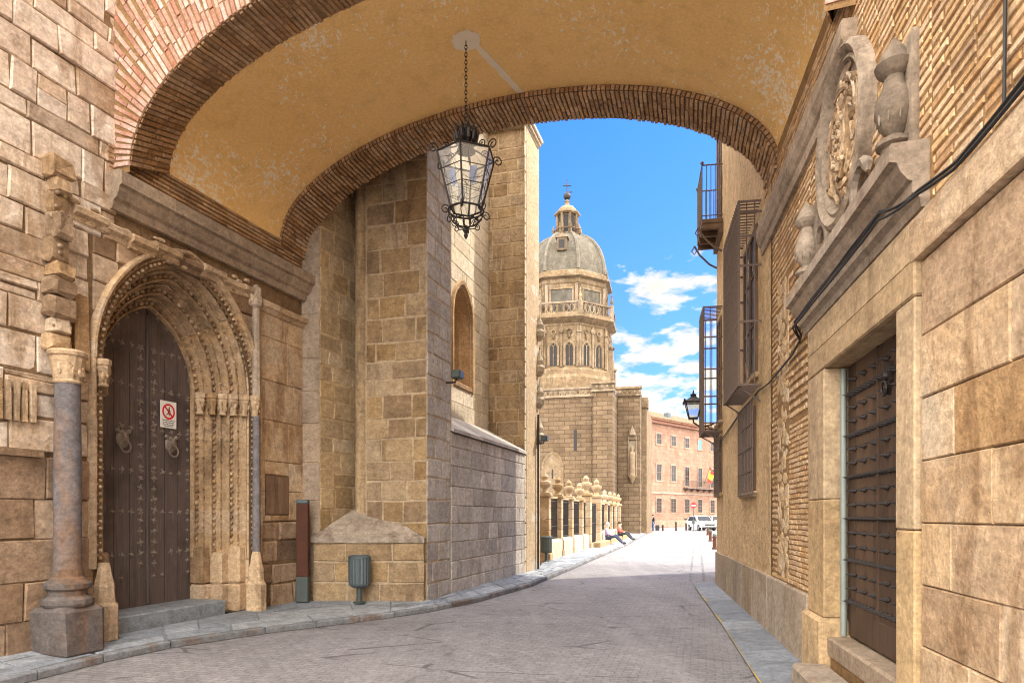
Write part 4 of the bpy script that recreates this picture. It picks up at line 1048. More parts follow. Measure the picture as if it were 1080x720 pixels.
# door surround
mb = MB(FR)
for z0, z1 in ((.62, 1.75), (1.754, 3.0)): mb.box(1.535, 2.16, -.22, .055, z0, z1, None, .002, .012)
for z0, z1 in ((.3, 1.5), (1.504, 3.0)): mb.box(-.66, -.336, -.22, .055, z0, z1, None, .002, .012)
mb.box(-.66, 2.16, -.22, .057, 3.004, 3.24, None, .002, .014)
mb.box(-.60, 2.22, -.0, .045, 3.244, 3.52, None, .002, .01)
mb.box(1.51, 2.24, -.2, .10, -.1, .615, None, .006, .03); mb.box(-.70, -.32, -.2, .10, -.1, .295, None, .006, .03)
mb.build('door_surround', M['surround'], pw)
mb = MB(FR); prof = [(0, 3.52), (.05, 3.525), (.06, 3.585), (.10, 3.62), (.10, 3.69), (.125, 3.70), (.17, 3.755), (.19, 3.81), (.235, 3.82), (.235, 3.92), (.22, 3.935), (0, 3.95)]
sweep(mb, -.76, 2.36, prof, 1.1, .003, .004); mb.build('cornice', M['cornice'], pw)
mb = MB(FR); sweep(mb, .68, 5.0, [(0, 5.36), (.05, 5.36), (.06, 5.41), (.06, 5.46), (.09, 5.49), (.115, 5.56), (.125, 5.58), (.13, 5.72), (.11, 5.74), (0, 5.74)], .95); mb.build('springing_cornice', M['cornice'], pw)
# medallion with a carved coat of arms (plain generic relief)
mb = MB(FR); mc = (.9, 4.85)
def ringprof(mb, prof, n=48, sx=1.0, sz=1.06):
    mb.grid([[(mc[0] + sx * r * math.cos(2 * PI * k / n), o, mc[1] + sz * r * math.sin(2 * PI * k / n)) for k in range(n)] for r, o in prof], .6, True)
ringprof(mb, [(.70, 0), (.70, .10), (.66, .125), (.62, .10), (.60, .075), (.57, .09), (.545, .06), (.53, .03), (.001, .03)])
md = mb.build('medallion', M['weathered'], pw, smooth=True)
mb = MB(FR)
sh = [(-.20, .26), (-.1, .23), (0, .26), (.1, .23), (.20, .26), (.20, .0), (.16, -.16), (0, -.30), (-.16, -.16), (-.20, .0)]
mb.prism([(mc[0] + a, mc[1] - .04 + c) for a, c in sh], .03, .085); mb.prism([(mc[0] + a * .8, mc[1] - .04 + c * .8) for a, c in sh], .08, .10)
for k in range(150):     # foliage scrolls round the shield
    a = U(0, 2 * PI); r = U(.27, .52)
    mb.ball((mc[0] + r * math.cos(a) * .95, .04, mc[1] + r * math.sin(a)), U(.018, .05), 6, 4, None, (U(.6, 1.5), .9, U(.6, 1.5)))
for k in range(8):
    a = 2 * PI * k / 8; P = []
    for i in range(12):
        t = i / 11; th = a + .5 * math.sin(t * 5); r = .26 + .26 * t; P.append((mc[0] + r * math.cos(th), .06, mc[1] + r * math.sin(th)))
    mb.tube(P, .018, 5)
for k in range(40): mb.ball((mc[0] + U(-.14, .14), .10, mc[1] - .03 + U(-.22, .18)), U(.012, .03), 6, 4)
mb.build('coat_of_arms', M['carved'], md)
for e in (-1, 1):      # scroll brackets at the foot of the medallion
    mb = MB(FR)
    P = [(mc[0] + e * (.55 + .16 * math.cos(t)), .07, 4.22 + .16 * math.sin(t) - .02 * t) for t in [i * .4 for i in range(14)]]; mb.tube(P, [.02] + [.045] * 11 + [.035, .012], 6, .4)
    mb.box(mc[0] + e * .62 - .22, mc[0] + e * .62 + .22, 0, .10, 3.95, 4.12, None, .004, .02)
    mb.build('scroll_bracket', M['weathered'], pw)
for s in (-.45, 2.0):
    mb = MB(FR); mb.box(s - .17, s + .17, -.0, .05, 3.95, 4.75, None, .003, .01)
    mb.lathe((s, .10, 3.945), [(0.120, 0), (0.120, .05), (0.086, .07), (0.086, .10), (0.120, .12), (0.120, .15), (0.060, .17), (0.052, .19), (0.103, .26), (0.129, .33), (0.120, .42), (0.077, .52), (0.065, .58), (0.112, .62), (0.129, .66), (0.103, .69), (0.086, .74), (0.043, .80), (0.017, .84)], 14, None, .95)
    for k in range(10):
        a = 2 * PI * k / 10; mb.ball((s + .11 * math.cos(a), .10 + .11 * math.sin(a), 4.25), .013, 6, 4, .4, (1, .7, 4.0))
    mb.build('urn', M['weathered'], pw, smooth=True)
# the studded door
mb = MB(FR); nb = 8; w = (D1 - D0) / nb
for k in range(nb): mb.box(D0 + k * w + .002, D0 + (k + 1) * w - .002, -.24, -.165 + U(-.002, .002), DZ0 + .02, DZ1, None, .001)
dr = mb.build('door', M['doorR'], pw)
mb = MB(FR)
mb.box(D0 - .005, D1 + .005, -.2, -.158, DZ0 + .02, .72, .3, .0, .006); mb.box(.69, .72, -.19, -.150, .72, DZ1, .2); mb.box(D0 + .02, D0 + .03, -.19, -.150, .72, 2.3, .2)
mb.build('door_rail', M['doorR'], dr)
mb = MB(FR); z = .80; r = 0
while z < 2.95:
    dense = r % 3 == 0; n = 17 if dense else 6
    for k in range(n):
        s = D0 + .08 + (D1 - D0 - .14) * (k + .5) / n if dense else D0 + .12 + (D1 - D0 - .2) * (k + .5) / n
        c = FR(s, -.165, z); rr = .024 if dense else .028
        # spike: disc + cone pointing out of the door
        n0 = 7; base = [(s + rr * math.cos(2 * PI * q / n0), -.163, z + rr * math.sin(2 * PI * q / n0)) for q in range(n0)]; mid = [(s + rr * .55 * math.cos(2 * PI * q / n0), -.130, z + rr * .55 * math.sin(2 * PI * q / n0)) for q in range(n0)]
        mb.grid([base, mid], None, True); mb.add(mid + [(s, -.075, z)], [(q, (q + 1) % n0, n0) for q in range(n0)])
        if not dense: mb.ball((s + .05, -.155, z), .012, 6, 4); mb.ball((s - .05, -.155, z), .012, 6, 4)
    if dense: mb.box(D0 + .05, D1 - .05, -.166, -.160, z - .016, z + .016, .3)
    z += .128; r += 1
mb.build('stud', M['spike'], dr)
mb = MB(FR); s = .42; mb.prism([(s - .06, 2.80), (s + .06, 2.80), (s + .07, 2.66), (s, 2.55), (s - .07, 2.66)], -.165, -.135); mb.ball((s, -.13, 2.70), .04, 8, 5)
mb.tube([(s + .055 * math.sin(2 * PI * i / 14), -.115, 2.60 - .055 * math.cos(2 * PI * i / 14)) for i in range(14)], .011, 6, None, True); mb.build('knocker', M['spike'], dr)
mb = MB(FR); mb.box(D0 - .02, D1 + .02, -.24, .03, .26, DZ0, None, .003, .02); mb.box(-.30, 1.50, .03, .36, -.1, .20, None, .008, .03); mb.build('step', M['plinth'], pw)
mb = MB(FR); mb.tube([(1.505, -.115, .46), (1.505, -.115, 1.1), (1.508, -.112, 2.98)], .03, 10); mb.tube([(1.505, -.115, 1.14), (1.505, -.115, 1.18)], .036, 10); mb.build('zinc_pipe', M['zinc'], pw, smooth=True)

# windows behind the cages
def shutter_window(s0, s1, z0, z1, o=.02):
    fr = MB(FR)
    for a, b, c, d in ((s0, s0 + .07, z0, z1), (s1 - .07, s1, z0, z1), (s0 + .07, s1 - .07, z1 - .08, z1), (s0 + .07, s1 - .07, z0, z0 + .08), ((s0 + s1) / 2 - .04, (s0 + s1) / 2 + .04, z0 + .08, z1 - .08)): fr.box(a, b, -.05, o + .03, c, d, None, 0, .008)
    for q in (.36, .7): fr.box(s0 + .07, s1 - .07, -.05, o + .015, z0 + (z1 - z0) * q - .02, z0 + (z1 - z0) * q + .02, None)
    f = fr.build('window', M['shutter'], pw)
    p = MB(FR); p.box(s0 + .06, s1 - .06, -.05, o + .002, z0 + .06, z1 - .06); p.build('pane', M['win'], f)
    sl = MB(FR); sl.box(s0 - .08, s1 + .08, .0, .09, z0 - .09, z0 - .002, None, .003, .015); sl.build('sill', M['surround'], f)
shutter_window(5.5, 6.8, 3.78, 6.05); shutter_window(10.2, 11.05, 3.7, 6.0); shutter_window(5.65, 7.0, 1.98, 3.30); shutter_window(10.15, 11.1, 2.1, 3.35); shutter_window(10.15, 11.05, 8.08, 10.3)
def cage(name, label, s0, s1, z0, z1, o, hz, n, sr=.011):
    t = thing(name, label, 'window grille', FR((s0 + s1) / 2, 0, z0), 'window cages on the palace wall')
    m1 = MB(FR)
    for z in hz:
        m1.box(s0 - .012, s1 + .012, o - .006, o + .006, z - .016, z + .016, .5)
        for s in (s0, s1): m1.box(s - .006, s + .006, .0, o - .006, z - .016, z + .016, .5)
    for s in (s0, s1): m1.box(s - .014, s + .014, o - .020, o + .008, z0 - .02, z1 + .02, .5)
    m1.build('frame', M['rust'], t)
    m1 = MB(FR)
    for k in range(1, n):
        s = s0 + (s1 - s0) * k / n; m1.tube([(s, o, z0), (s, o, z1 + .05)], sr, 6)
    m1.build('front_bars', M['rust'], t)
    m1 = MB(FR); nk = 3
    for s in (s0, s1):
        for k in range(1, nk): m1.tube([(s, o * k / nk, z0), (s, o * k / nk, z1)], sr, 6)
    m1.build('side_bars', M['rust'], t)
    for zq in (z0, z1):
        m1 = MB(FR)
        for k in range(1, n): s = s0 + (s1 - s0) * k / n; m1.box(s - .006, s + .006, .0, o, zq - .008, zq + .008)
        m1.build('cross_bars', M['rust'], t)
    for s in (s0 + .1, s1 - .1): m1 = MB(FR); m1.tube([(s, 0, z0 - .25), (s, o * .5, z0 - .12), (s, o, z0)], .014, 6); m1.build('bracket', M['rust'], t)
cage('window_cage', 'tall projecting iron window cage nearest the far arch on the palace wall', 5.2, 7.05, 3.54, 6.26, .34, (3.54, 4.48, 5.31, 5.75, 6.1, 6.26), 17)
cage('window_cage', 'farther projecting iron window cage at the end of the palace wall', 10.08, 11.15, 3.44, 6.16, .42, (3.44, 3.62, 4.2, 4.8, 5.5, 6.16), 10)
def flatgrille(label, s0, s1, z0, z1, n, m_):
    t = thing('window_grille', label, 'window grille', FR((s0 + s1) / 2, 0, z0), 'flat window grilles low on the palace wall')
    m1 = MB(FR); o = .09
    for k in range(n + 1): s = s0 + (s1 - s0) * k / n; m1.tube([(s, o, z0), (s, o, z1)], .012, 6)
    m1.build('front_bars', M['rust'], t)
    m1 = MB(FR)
    for k in range(m_ + 1): z = z0 + (z1 - z0) * k / m_; m1.box(s0 - .02, s1 + .02, o - .014, o + .014, z - .008, z + .008)
    for s in (s0, s1):
        for z in (z0, z1): m1.box(s - .01, s + .01, 0, o - .015, z - .01, z + .01)
    m1.build('frame', M['rust'], t)
flatgrille('flat iron grille over the low window under the near cage', 5.55, 7.1, 1.93, 3.38, 10, 4); flatgrille('flat iron grille over the low far window at the palace corner', 10.1, 11.15, 2.06, 3.40, 7, 4)
# balcony
bl = thing('balcony', 'old iron balcony with a timber floor high on the palace corner', 'balcony', FR(10.6, 0, 7.5))
mb = MB(FR); mb.box(9.95, 11.22, .02, .47, 7.94, 8.04, None, .0, .01); mb.box(9.95, 11.22, .02, .10, 7.72, 7.94)
for s in (10.0, 10.4, 10.8, 11.15): mb.box(s - .04, s + .04, .02, .46, 7.82, 7.94, None, .004, .01)
mb.build('floor', M['shutter'], bl)
mb = MB(FR)
for s in (9.98, 11.2): mb.tube([(s, .02, 9.22), (s, .46, 9.22)], .016, 6); mb.tube([(s, .02, 8.12), (s, .46, 8.12)], .012, 6)
for z in (9.22, 8.12): mb.tube([(9.98, .46, z), (11.2, .46, z)], .016, 6)
for k in range(13): s = 9.98 + 1.22 * k / 12; mb.tube([(s, .46, 8.04), (s, .46, 9.22)], .010, 5)
for s in (9.98, 11.2):
    for k in range(1, 5): mb.tube([(s, .46 * k / 5, 8.04), (s, .46 * k / 5, 9.22)], .010, 5)
    mb.ball((s, .46, 9.27), .04, 8, 5)
mb.build('railing', M['rust'], bl)
for s in (10.05, 11.1): mb = MB(FR); mb.tube([(s, .03, 7.35), (s, .2, 7.45), (s, .42, 7.68), (s, .54, 7.9)], .022, 6); mb.tube([(s, .54, 7.9), (s, .60, 7.78), (s, .54, 7.7), (s, .5, 7.77)], .014, 6); mb.build('bracket', M['rust'], bl)
# wall lamp
wl = thing('wall_lamp', 'black four sided street lantern on a curled bracket at the palace corner', 'lantern', FR(11.15, 0, 3.8))
LO = .56; mb = MB(FR); mb.tube([(11.15, .0, 3.78), (11.15, .2, 3.70), (11.15, .42, 3.68), (11.15, LO, 3.78), (11.15, LO, 3.86)], .02, 7); mb.tube([(11.15, .0, 3.60), (11.15, .12, 3.58), (11.15, .25, 3.69)], .014, 6)
mb.box(11.09, 11.21, 0, .03, 3.52, 3.9); mb.build('bracket', M['iron'], wl)
def lamp_head(T, par, s, o, z):
    m1 = MB(T); w0, w1, h = .10, .18, .36
    for a in (-1, 1):
        for b in (-1, 1): m1.tube([(s + a * w0, o + b * w0, z), (s + a * w1, o + b * w1, z + h)], .013, 5)
    for w_, zz in ((w0, z), (w1, z + h)): m1.tube([(s - w_, o - w_, zz), (s + w_, o - w_, zz), (s + w_, o + w_, zz), (s - w_, o + w_, zz)], .014, 5, None, True)
    m1.box(s - w0, s + w0, o - w0, o + w0, z - .03, z)
    m1.build('frame', M['iron'], par)
    m1 = MB(T); m1.lathe((s, o, z + h), [(.30, -.0), (.30, .02), (.20, .07), (.10, .13), (.08, .17), (.10, .19), (.03, .22), (.015, .30)], 4, None, 1, PI / 4)
    for a in (-1, 1):
        for b in (-1, 1): m1.ball((s + a * .21, o + b * .21, z + h + .03), .03, 6, 4, None, (1, 1, 1.6))
    m1.build('hood', M['iron'], par)
    for a, b in ((1, 0), (-1, 0), (0, 1), (0, -1)):
        m1 = MB(T); e = .97
        if a: v = [(s + a * w0 * e, o - w0 * e, z), (s + a * w0 * e, o + w0 * e, z), (s + a * w1 * e, o + w1 * e, z + h), (s + a * w1 * e, o - w1 * e, z + h)]
        else: v = [(s - w0 * e, o + b * w0 * e, z), (s + w0 * e, o + b * w0 * e, z), (s + w1 * e, o + b * w1 * e, z + h), (s - w1 * e, o + b * w1 * e, z + h)]
        m1.add(v, [(0, 1, 2, 3)]); m1.build('glass_pane', M['glass'], par, fix=False)
lamp_head(FR, wl, 11.15, LO, 3.88)
# cables
cb = thing('cable_bundle', 'bundle of black cables sagging along the palace wall under the cornice', 'cable', FR(0, .05, 3.5))
base = [(-6, .06, 3.66), (-3.5, .07, 3.60), (-1.95, .06, 3.57), (-1.3, .07, 3.53), (-.85, .09, 3.60), (-.70, .16, 3.58), (-.5, .20, 3.63), (0.2, .19, 3.63), (1.4, .18, 3.63), (2.2, .18, 3.62), (2.45, .06, 3.54), (2.9, .05, 3.47), (4.4, .05, 3.42), (5.2, .05, 3.46), (7.4, .05, 3.38), (10.65, .05, 3.2), (11.2, .05, 3.15)]
for q in range(4):
    mb = MB(FR); P = []
    for i in range(len(base) - 1):
        for f in (0, .25, .5, .75):
            a, b = base[i], base[i + 1]; P.append((a[0] + (b[0] - a[0]) * f, a[1] + (b[1] - a[1]) * f + .004 * math.sin(i * 1.7 + q * 2 + f * 3) + q * .006, a[2] + (b[2] - a[2]) * f + .016 * math.sin(i * .9 + f * .9 + q * 1.6) - q * .017 - .02 * (f * (1 - f))))
    if q == 3: P = P[:40]
    mb.tube(P, (.010, .009, .007, .009)[q], 6); mb.build('cable', M['black'], cb, smooth=True)
mb = MB(FR); mb.tube([(-1.73, .03, 6.5), (-1.74, .035, 5.0), (-1.72, .03, 4.1), (-1.73, .04, 3.6)], .009, 6); mb.tube([(-1.735, .03, 4.28), (-1.735, .03, 4.36)], .016, 6); mb.tube([(2.6, .04, 3.5), (2.58, .04, 3.75), (2.64, .04, 4.0), (2.6, .04, 4.2)], .008, 5); mb.build('drop_cable', M['black'], cb)
# wing of the palace past the corner (turned out of view, its roof and end shade the street)
FA = frame2((6.47, 20.3), (4.92, 16.4))
wg = thing('palace_wing', 'tan wing of the palace continuing past the corner of the street', 'palace', (6.5, 18.5, 0))
p = FR(11.27, 0, 0)
mb = MB(); pts = [(p[0] + .02, p[1] + .02), (6.47, 20.3), (13.5, 20.3), (11, 15.0)]
mb.prism(pts, -.1, 12.2, .5, 'c'); mb.build('wall', M['stucco'], wg)
mb = MB(); pts = [(p[0] - .12, p[1] + .02), (6.40, 20.4), (13.7, 20.4), (11, 14.9)]; mb.prism(pts, 12.21, 12.4, .5, 'c'); mb.build('roof', M['tile'], wg)
# ================================================================== RAILING OF THE CATHEDRAL COURT
fA, fB = (1.0, 22.6), (7.3, 46.5); FF = frame2(fA, fB); FLN = FF.len
fn = thing('stone_railing', 'white stone railing of square pillars with urns, low wall and iron grilles', 'railing', FF(FLN / 2, 0, 0))
fr = [.019, .11, .205, .311, .39, .536, .672, .78, .88, .975]
ps = [f * FLN for f in fr]
def pillar(s, gate):
    w = .25 if gate else .17; h = 2.5 if gate else 2.22
    m1 = MB(FF); z = .04; m1.box(s - w - .06, s + w + .06, -w - .06, w + .06, 0, .32, None, .004, .02)
    z = .32
    while z < h - .01: m1.box(s - w, s + w, -w, w, z + .006, min(z + .38, h) - .004, None, .003, .014); z += .38
    m1.box(s - w - .07, s + w + .07, -w - .07, w + .07, h, h + .07, None, 0, .015); m1.box(s - w - .03, s + w + .03, -w - .03, w + .03, h + .071, h + .14, None, 0, .01)
    o = m1.build('pillar', M['white'], fn)
    m1 = MB(FF); k = 1.25 if gate else 1.0
    m1.lathe((s, 0, h + .14), [(.15 * k, 0), (.10 * k, .05 * k), (.09 * k, .12 * k), (.20 * k, .24 * k), (.22 * k, .34 * k), (.20 * k, .38 * k), (.09 * k, .42 * k), (.11 * k, .48 * k), (.12 * k, .54 * k), (.06 * k, .62 * k), (.02 * k, .66 * k)], 12)
    m1.build('urn', M['white'], o, smooth=True)
for i, s in enumerate(ps): pillar(s, i in (4, 5))
for i, (a, b) in enumerate(zip(ps[:-1], ps[1:])):
    w0 = .26 if i in (4, 5) else .18; w1 = .26 if i + 1 in (4, 5) else .18
    if i != 4:
        m1 = MB(FF); a_, b_ = a + w0, b - w1
        m1.prism([(-.2, 0), (.2, 0), (.2, .66), (.12, .75), (-.12, .75), (-.2, .66)], a_, b_, .6, 'a'); m1.build('low_wall', M['fencewall'], fn)
    m1 = MB(FF); a_, b_ = a + w0 - .01, b - w1 + .01; z0 = .76 if i != 4 else .08; n = int((b_ - a_) / .11)
    for k in range(n + 1): s = a_ + (b_ - a_) * k / n; m1.tube([(s, 0, z0), (s, 0, 2.18)], .011, 5)
    for z in (z0 + .05, 1.2, 2.1): m1.box(a_, b_, -.012, .012, z - .02, z + .02)
    m1.build('grille', M['iron'], fn)
    if i != 4: m1 = MB(FF); m1.box(a + .3, b - .3, -.05, .05, 2.2, 2.27); m1.build('top_rail', M['white'], fn)
m1 = MB(FF); m1.box(ps[4] + .5, FLN, .21, .62, -.02, .30, None, 0, .02); m1.build('base_step', M['white'], fn)

# ================================================================== TOWER WITH DOME
tw = thing('domed_tower', 'pale stone cathedral tower with a ribbed dome, lantern and iron cross', 'tower', (4.9, 62, 0))
tdir = Vector((.26, .966)); tl = Vector((-.966, .26))
def tp(C1, a, b): return (C1[0] + tl.x * a + tdir.x * b, C1[1] + tl.y * a + tdir.y * b)   # a to the left, b away
C1 = (8.1, 55.0)
m1 = MB(); m1.prism([tp(C1, 0, 0), tp(C1, 1.55, 0), tp(C1, 1.55, .35), tp(C1, 12, .35), tp(C1, 12, 16), tp(C1, 0, 16)], -.1, 11.6, .5, 'c'); m1.build('base', M['towerW'], tw)
m1 = MB(); C2 = tp(C1, -1.9, 3.4); m1.prism([C2, tp(C2, 1.88, 0), tp(C2, 1.88, 11), tp(C2, 0, 11)], -.1, 12.0, .5, 'c'); m1.build('side_pier', M['towerW'], tw)
m1 = MB(); C3 = tp(C2, -.42, 2.2); m1.prism([C3, tp(C3, .40, 0), tp(C3, .40, 7.5), tp(C3, 0, 7.5)], -.1, 11.0, .5, 'c'); m1.prism([tp(C3, -.1, -.1), tp(C3, .40, -.1), tp(C3, .40, 1.3), tp(C3, -.1, 1.3)], 11.01, 11.9, .5, 'c')
m1.build('corner_buttress', M['tower'], tw)
FT = lambda C0: (lambda s, o, z: (C0[0] + tl.x * s - tdir.x * o, C0[1] + tl.y * s - tdir.y * o, z))   # face frame: s leftwards, o towards the camera
def parapet(T, s0, s1, z, o, parts=True):
    m1 = MB(T); m1.box(s0 - .15, s1 + .15, -.3, o + .14, z, z + .14); m1.box(s0 - .1, s1 + .1, -.3, o + .04, z + .141, z + .62); m1.box(s0 - .18, s1 + .18, -.3, o + .18, z + .621, z + .80)
    s = s0
    while s < s1: m1.ball((s, o + .05, z + .38), .13, 6, 4, None, (1, .6, 1.1)); m1.ball((s + .21, o + .05, z + .26), .07, 6, 4, None, (1, .6, 1)); s += .42
    m1.build('parapet', M['tower'], tw)
parapet(FT(C1), 1.6, 12, 11.3, -.35); parapet(FT(C1), .0, 1.55, 11.6, 0); parapet(FT(C2), 0, 1.88, 11.7, 0)
m1 = MB(FT(C1)); gp_ = [p for p in gpts(.85, 0, 8, 5.6, .4, 5.0)]
m1.grid([[(p[0], oo, p[1]) for p in gpts(h, 0, 8, 5.6, .4, 5.0)] for h, oo in ((.72, -.5), (.74, -.30), (.92, -.28), (.95, -.345))], .5); f = m1.build('blind_arch', M['tower'], tw)
m1 = MB(FT(C1)); m1.prism([(p[0], p[1]) for p in gpts(.73, 0, 8, 5.6, .4, 5.0)], -.349, -.342); m1.build('infill', M['tower'], f)
m1 = MB(FT(C1)); m1.box(2.95, 3.22, -.6, -.335, 6.9, 8.6); m1.build('slit_window', M['dark'], tw); m1 = MB(FT(C1)); m1.box(4.93, 5.07, -.34, -.336, 4.6, 5.4); m1.build('slit_window', M['dark'], tw)
# niche with statue on the side pier
m1 = MB(FT(C2)); m1.box(.25, 1.0, .0, .22, 7.95, 8.35, None, 0, .05); m1.lathe((.62, .15, 8.35), [(.36, 0), (.30, .2), (.14, .5), (.04, .8)], 6); m1.lathe((.62, .15, 4.3), [(.05, 0), (.2, .3), (.34, .55), (.36, .62)], 8)
for s in (.30, .95): m1.tube([(s, .12, 4.9), (s, .12, 7.95)], .05, 6)
f = m1.build('niche', M['tower'], tw)
m1 = MB(FT(C2)); m1.box(.34, .90, .0, .012, 4.95, 7.94); m1.build('niche_back', M['towerB'], f)
m1 = MB(FT(C2)); m1.lathe((.62, .2, 4.92), [(.24, 0), (.25, .5), (.21, 1.2), (.25, 1.7), (.24, 1.95), (.09, 2.08), (.10, 2.15), (.13, 2.28), (.10, 2.44), (.03, 2.5)], 10, None, .7); m1.build('statue', M['tower'], f, smooth=True)
# octagonal drum
OC = Vector((4.95, 61.3)); PH = math.radians(-90 + 10)
def octo(r, z): return [(OC.x + r * math.cos(PH + k * PI / 4), OC.y + r * math.sin(PH + k * PI / 4), z) for k in range(8)]
def oct_sweep(name, prof, mat, tone=.5):
    m1 = MB(); m1.grid([octo(r, z) for r, z in prof], tone, True); m1.add(octo(*prof[-1]), [tuple(range(8))], tone); return m1.build(name, mat, tw)
oct_sweep('lower_drum', [(4.3, 10.5), (4.3, 13.2), (4.15, 13.5), (4.15, 13.9), (3.85, 14.1), (3.85, 17.6), (3.95, 17.7), (3.95, 17.8), (4.3, 18.0), (4.6, 18.2), (4.6, 18.45), (3.6, 18.46)], M['tower'])
oct_sweep('upper_drum', [(3.7, 18.4), (3.7, 21.2), (3.8, 21.3), (3.85, 21.6), (4.2, 21.75), (4.2, 21.95), (3.9, 22.0), (3.9, 22.3), (3.75, 22.4)], M['tower'])
def facet(k, r):    # frame of the facet between vertices k and k+1
    a, b = Vector(octo(r, 0)[k]), Vector(octo(r, 0)[(k + 1) % 8]); S = (b - a).normalized(); O = Vector((S.y, -S.x, 0)); mid = (a + b) / 2
    f_ = lambda s, o, z: tuple(mid + S * s + O * o + Vector((0, 0, z))); f_.w = (b - a).length; return f_
for k in (6, 7, 0, 1):
    T = facet(k, 3.85); Wd = T.w
    for s in (-.68, .68):
        m1 = MB(T); m1.grid([[(p[0], oo, p[1]) for p in gpts(h, 14.25, 6, 15.7, .15, s)] for h, oo in ((.30, -.02), (.32, .06), (.40, .12), (.50, .12), (.54, .0))], .6)
        m1.tube([(s, .05, 14.25), (s, .05, 16.0)], .045, 6); m1.tube([(s + .14 * math.cos(a), .05, 16.05 + .14 * math.sin(a)) for a in [2 * PI * i / 10 for i in range(10)]], .03, 5, None, True)
        w = m1.build('window', M['tower'], tw)
        m1 = MB(T); m1.prism([(p[0], p[1]) for p in gpts(.31, 14.25, 6, 15.7, .15, s)], .004, .02); m1.build('opening', M['dark'], w)
    m1 = MB(T)
    for s in (-Wd / 2 + .08, 0, Wd / 2 - .08): m1.box(s - .10, s + .10, 0, .16, 14.1, 17.6, None, 0, .03); m1.lathe((s, .1, 17.0), [(.16, 0), (.12, .3), (.04, .7)], 6)
    m1.ball((0, .1, 17.2), .25, 8, 5, None, (1, .5, 1))
    for s in (-.68, .68): m1.lathe((s, .1, 16.55), [(.10, 0), (.14, .15), (.05, .4), (.02, .6)], 6); m1.tube([(s + .2 * math.cos(a), .08, 17.1 + .2 * math.sin(a)) for a in [2 * PI * i / 12 for i in range(12)]], .05, 5, None, True)
    m1.build('pilaster', M['tower'], tw)
    T = facet(k, 3.7); Wd = T.w; m1 = MB(T)
    for a, b, c, d in ((-1.05, 1.05, 18.7, 18.85), (-1.05, 1.05, 20.75, 20.9), (-1.05, -.9, 18.86, 20.74), (.9, 1.05, 18.86, 20.74)): m1.box(a, b, 0, .1, c, d, None, 0, .02)
    for s in (-Wd / 2 + .12, Wd / 2 - .12): m1.box(s - .14, s + .14, 0, .16, 18.5, 21.2, None, 0, .03)
    m1.build('panel_frame', M['tower'], tw)
    m1 = MB(T); m1.box(-.895, .895, 0, .03, 18.86, 20.74); m1.build('panel', M['dome'], tw)
    T = facet(k, 4.5); Wd = T.w; m1 = MB(T)     # pierced balustrade
    m1.box(-Wd / 2, Wd / 2, -.14, .04, 18.46, 18.6); m1.box(-Wd / 2, Wd / 2, -.14, .04, 19.35, 19.5)
    n = 7
    for i in range(n):
        s = -Wd / 2 + Wd * (i + .5) / n; m1.tube([(s + .19 * math.cos(a), -.05, 18.97 + .34 * math.sin(a)) for a in [2 * PI * q / 12 for q in range(12)]], .05, 5, None, True); m1.box(s + Wd / n / 2 - .035, s + Wd / n / 2 + .035, -.1, .0, 18.6, 19.35)
    m1.box(-Wd / 2 - .12, -Wd / 2 + .14, -.22, .1, 18.46, 19.55); m1.lathe((-Wd / 2, -.05, 19.55), [(.14, 0), (.09, .15), (.15, .3), (.10, .5), (.05, .75), (.09, .85), (.01, 1.05)], 7)
    m1.build('balustrade', M['tower'], tw)
# pinnacles on the right flank
for (x, y, z0, h) in ((8.75, 61.5, 13.0, 6.2), (9.35, 64.2, 12.5, 4.6)):
    T = lambda a, b, c, x=x, y=y: (x + a, y + b, c); m1 = MB(T)
    m1.box(-.35, .35, -.35, .35, 10, z0 + h * .55, None, 0, .05); z = z0 + h * .55
    m1.box(-.45, .45, -.45, .45, z, z + .2, None, 0, .04); m1.lathe((0, 0, z + .2), [(.34, 0), (.26, .5), (.30, .6), (.18, 1.2), (.22, 1.3), (.08, 2.0), (.14, 2.1), (.02, 2.6)], 8)
    for q in range(12): a = q * PI / 2; m1.ball((.27 * math.cos(a) * (1 - q / 16), .27 * math.sin(a) * (1 - q / 16), z + .3 + q * .15), .09, 5, 3)
    m1.build('pinnacle', M['tower'], tw)
# dome, ribbed
m1 = MB(); prof = []
for i in range(15):
    t = i / 14; prof.append((3.72 * math.cos(t * 1.25) ** .85, 22.4 + 3.95 * math.sin(t * 1.25) / math.sin(1.25)))
rows = []
for r, z in prof:
    o8 = octo(r, z); row = []
    for k in range(8):
        a, b = Vector(o8[k]), Vector(o8[(k + 1) % 8])
        for q in range(4): row.append(tuple(a.lerp(b, q / 4)))
    rows.append(row)
m1.grid(rows, .5, True); dm = m1.build('dome', M['dome'], tw)
m1 = MB()
for k in range(8): m1.tube([tuple(Vector(octo(r + .02, z)[k])) for r, z in prof], .17, 6)
m1.build('rib', M['dome'], dm)
T = facet(7, 3.6); m1 = MB(T); m1.box(-.42, .42, -1.2, .06, 24.1, 25.2, None, 0, .03); m1.prism([(-.55, 25.2), (.55, 25.2), (0, 25.6)], -1.6, .12); m1.build('dormer', M['tower'], dm)
m1 = MB(T); m1.box(-.24, .24, .055, .075, 24.3, 25.0); m1.build('dormer_opening', M['dark'], dm)
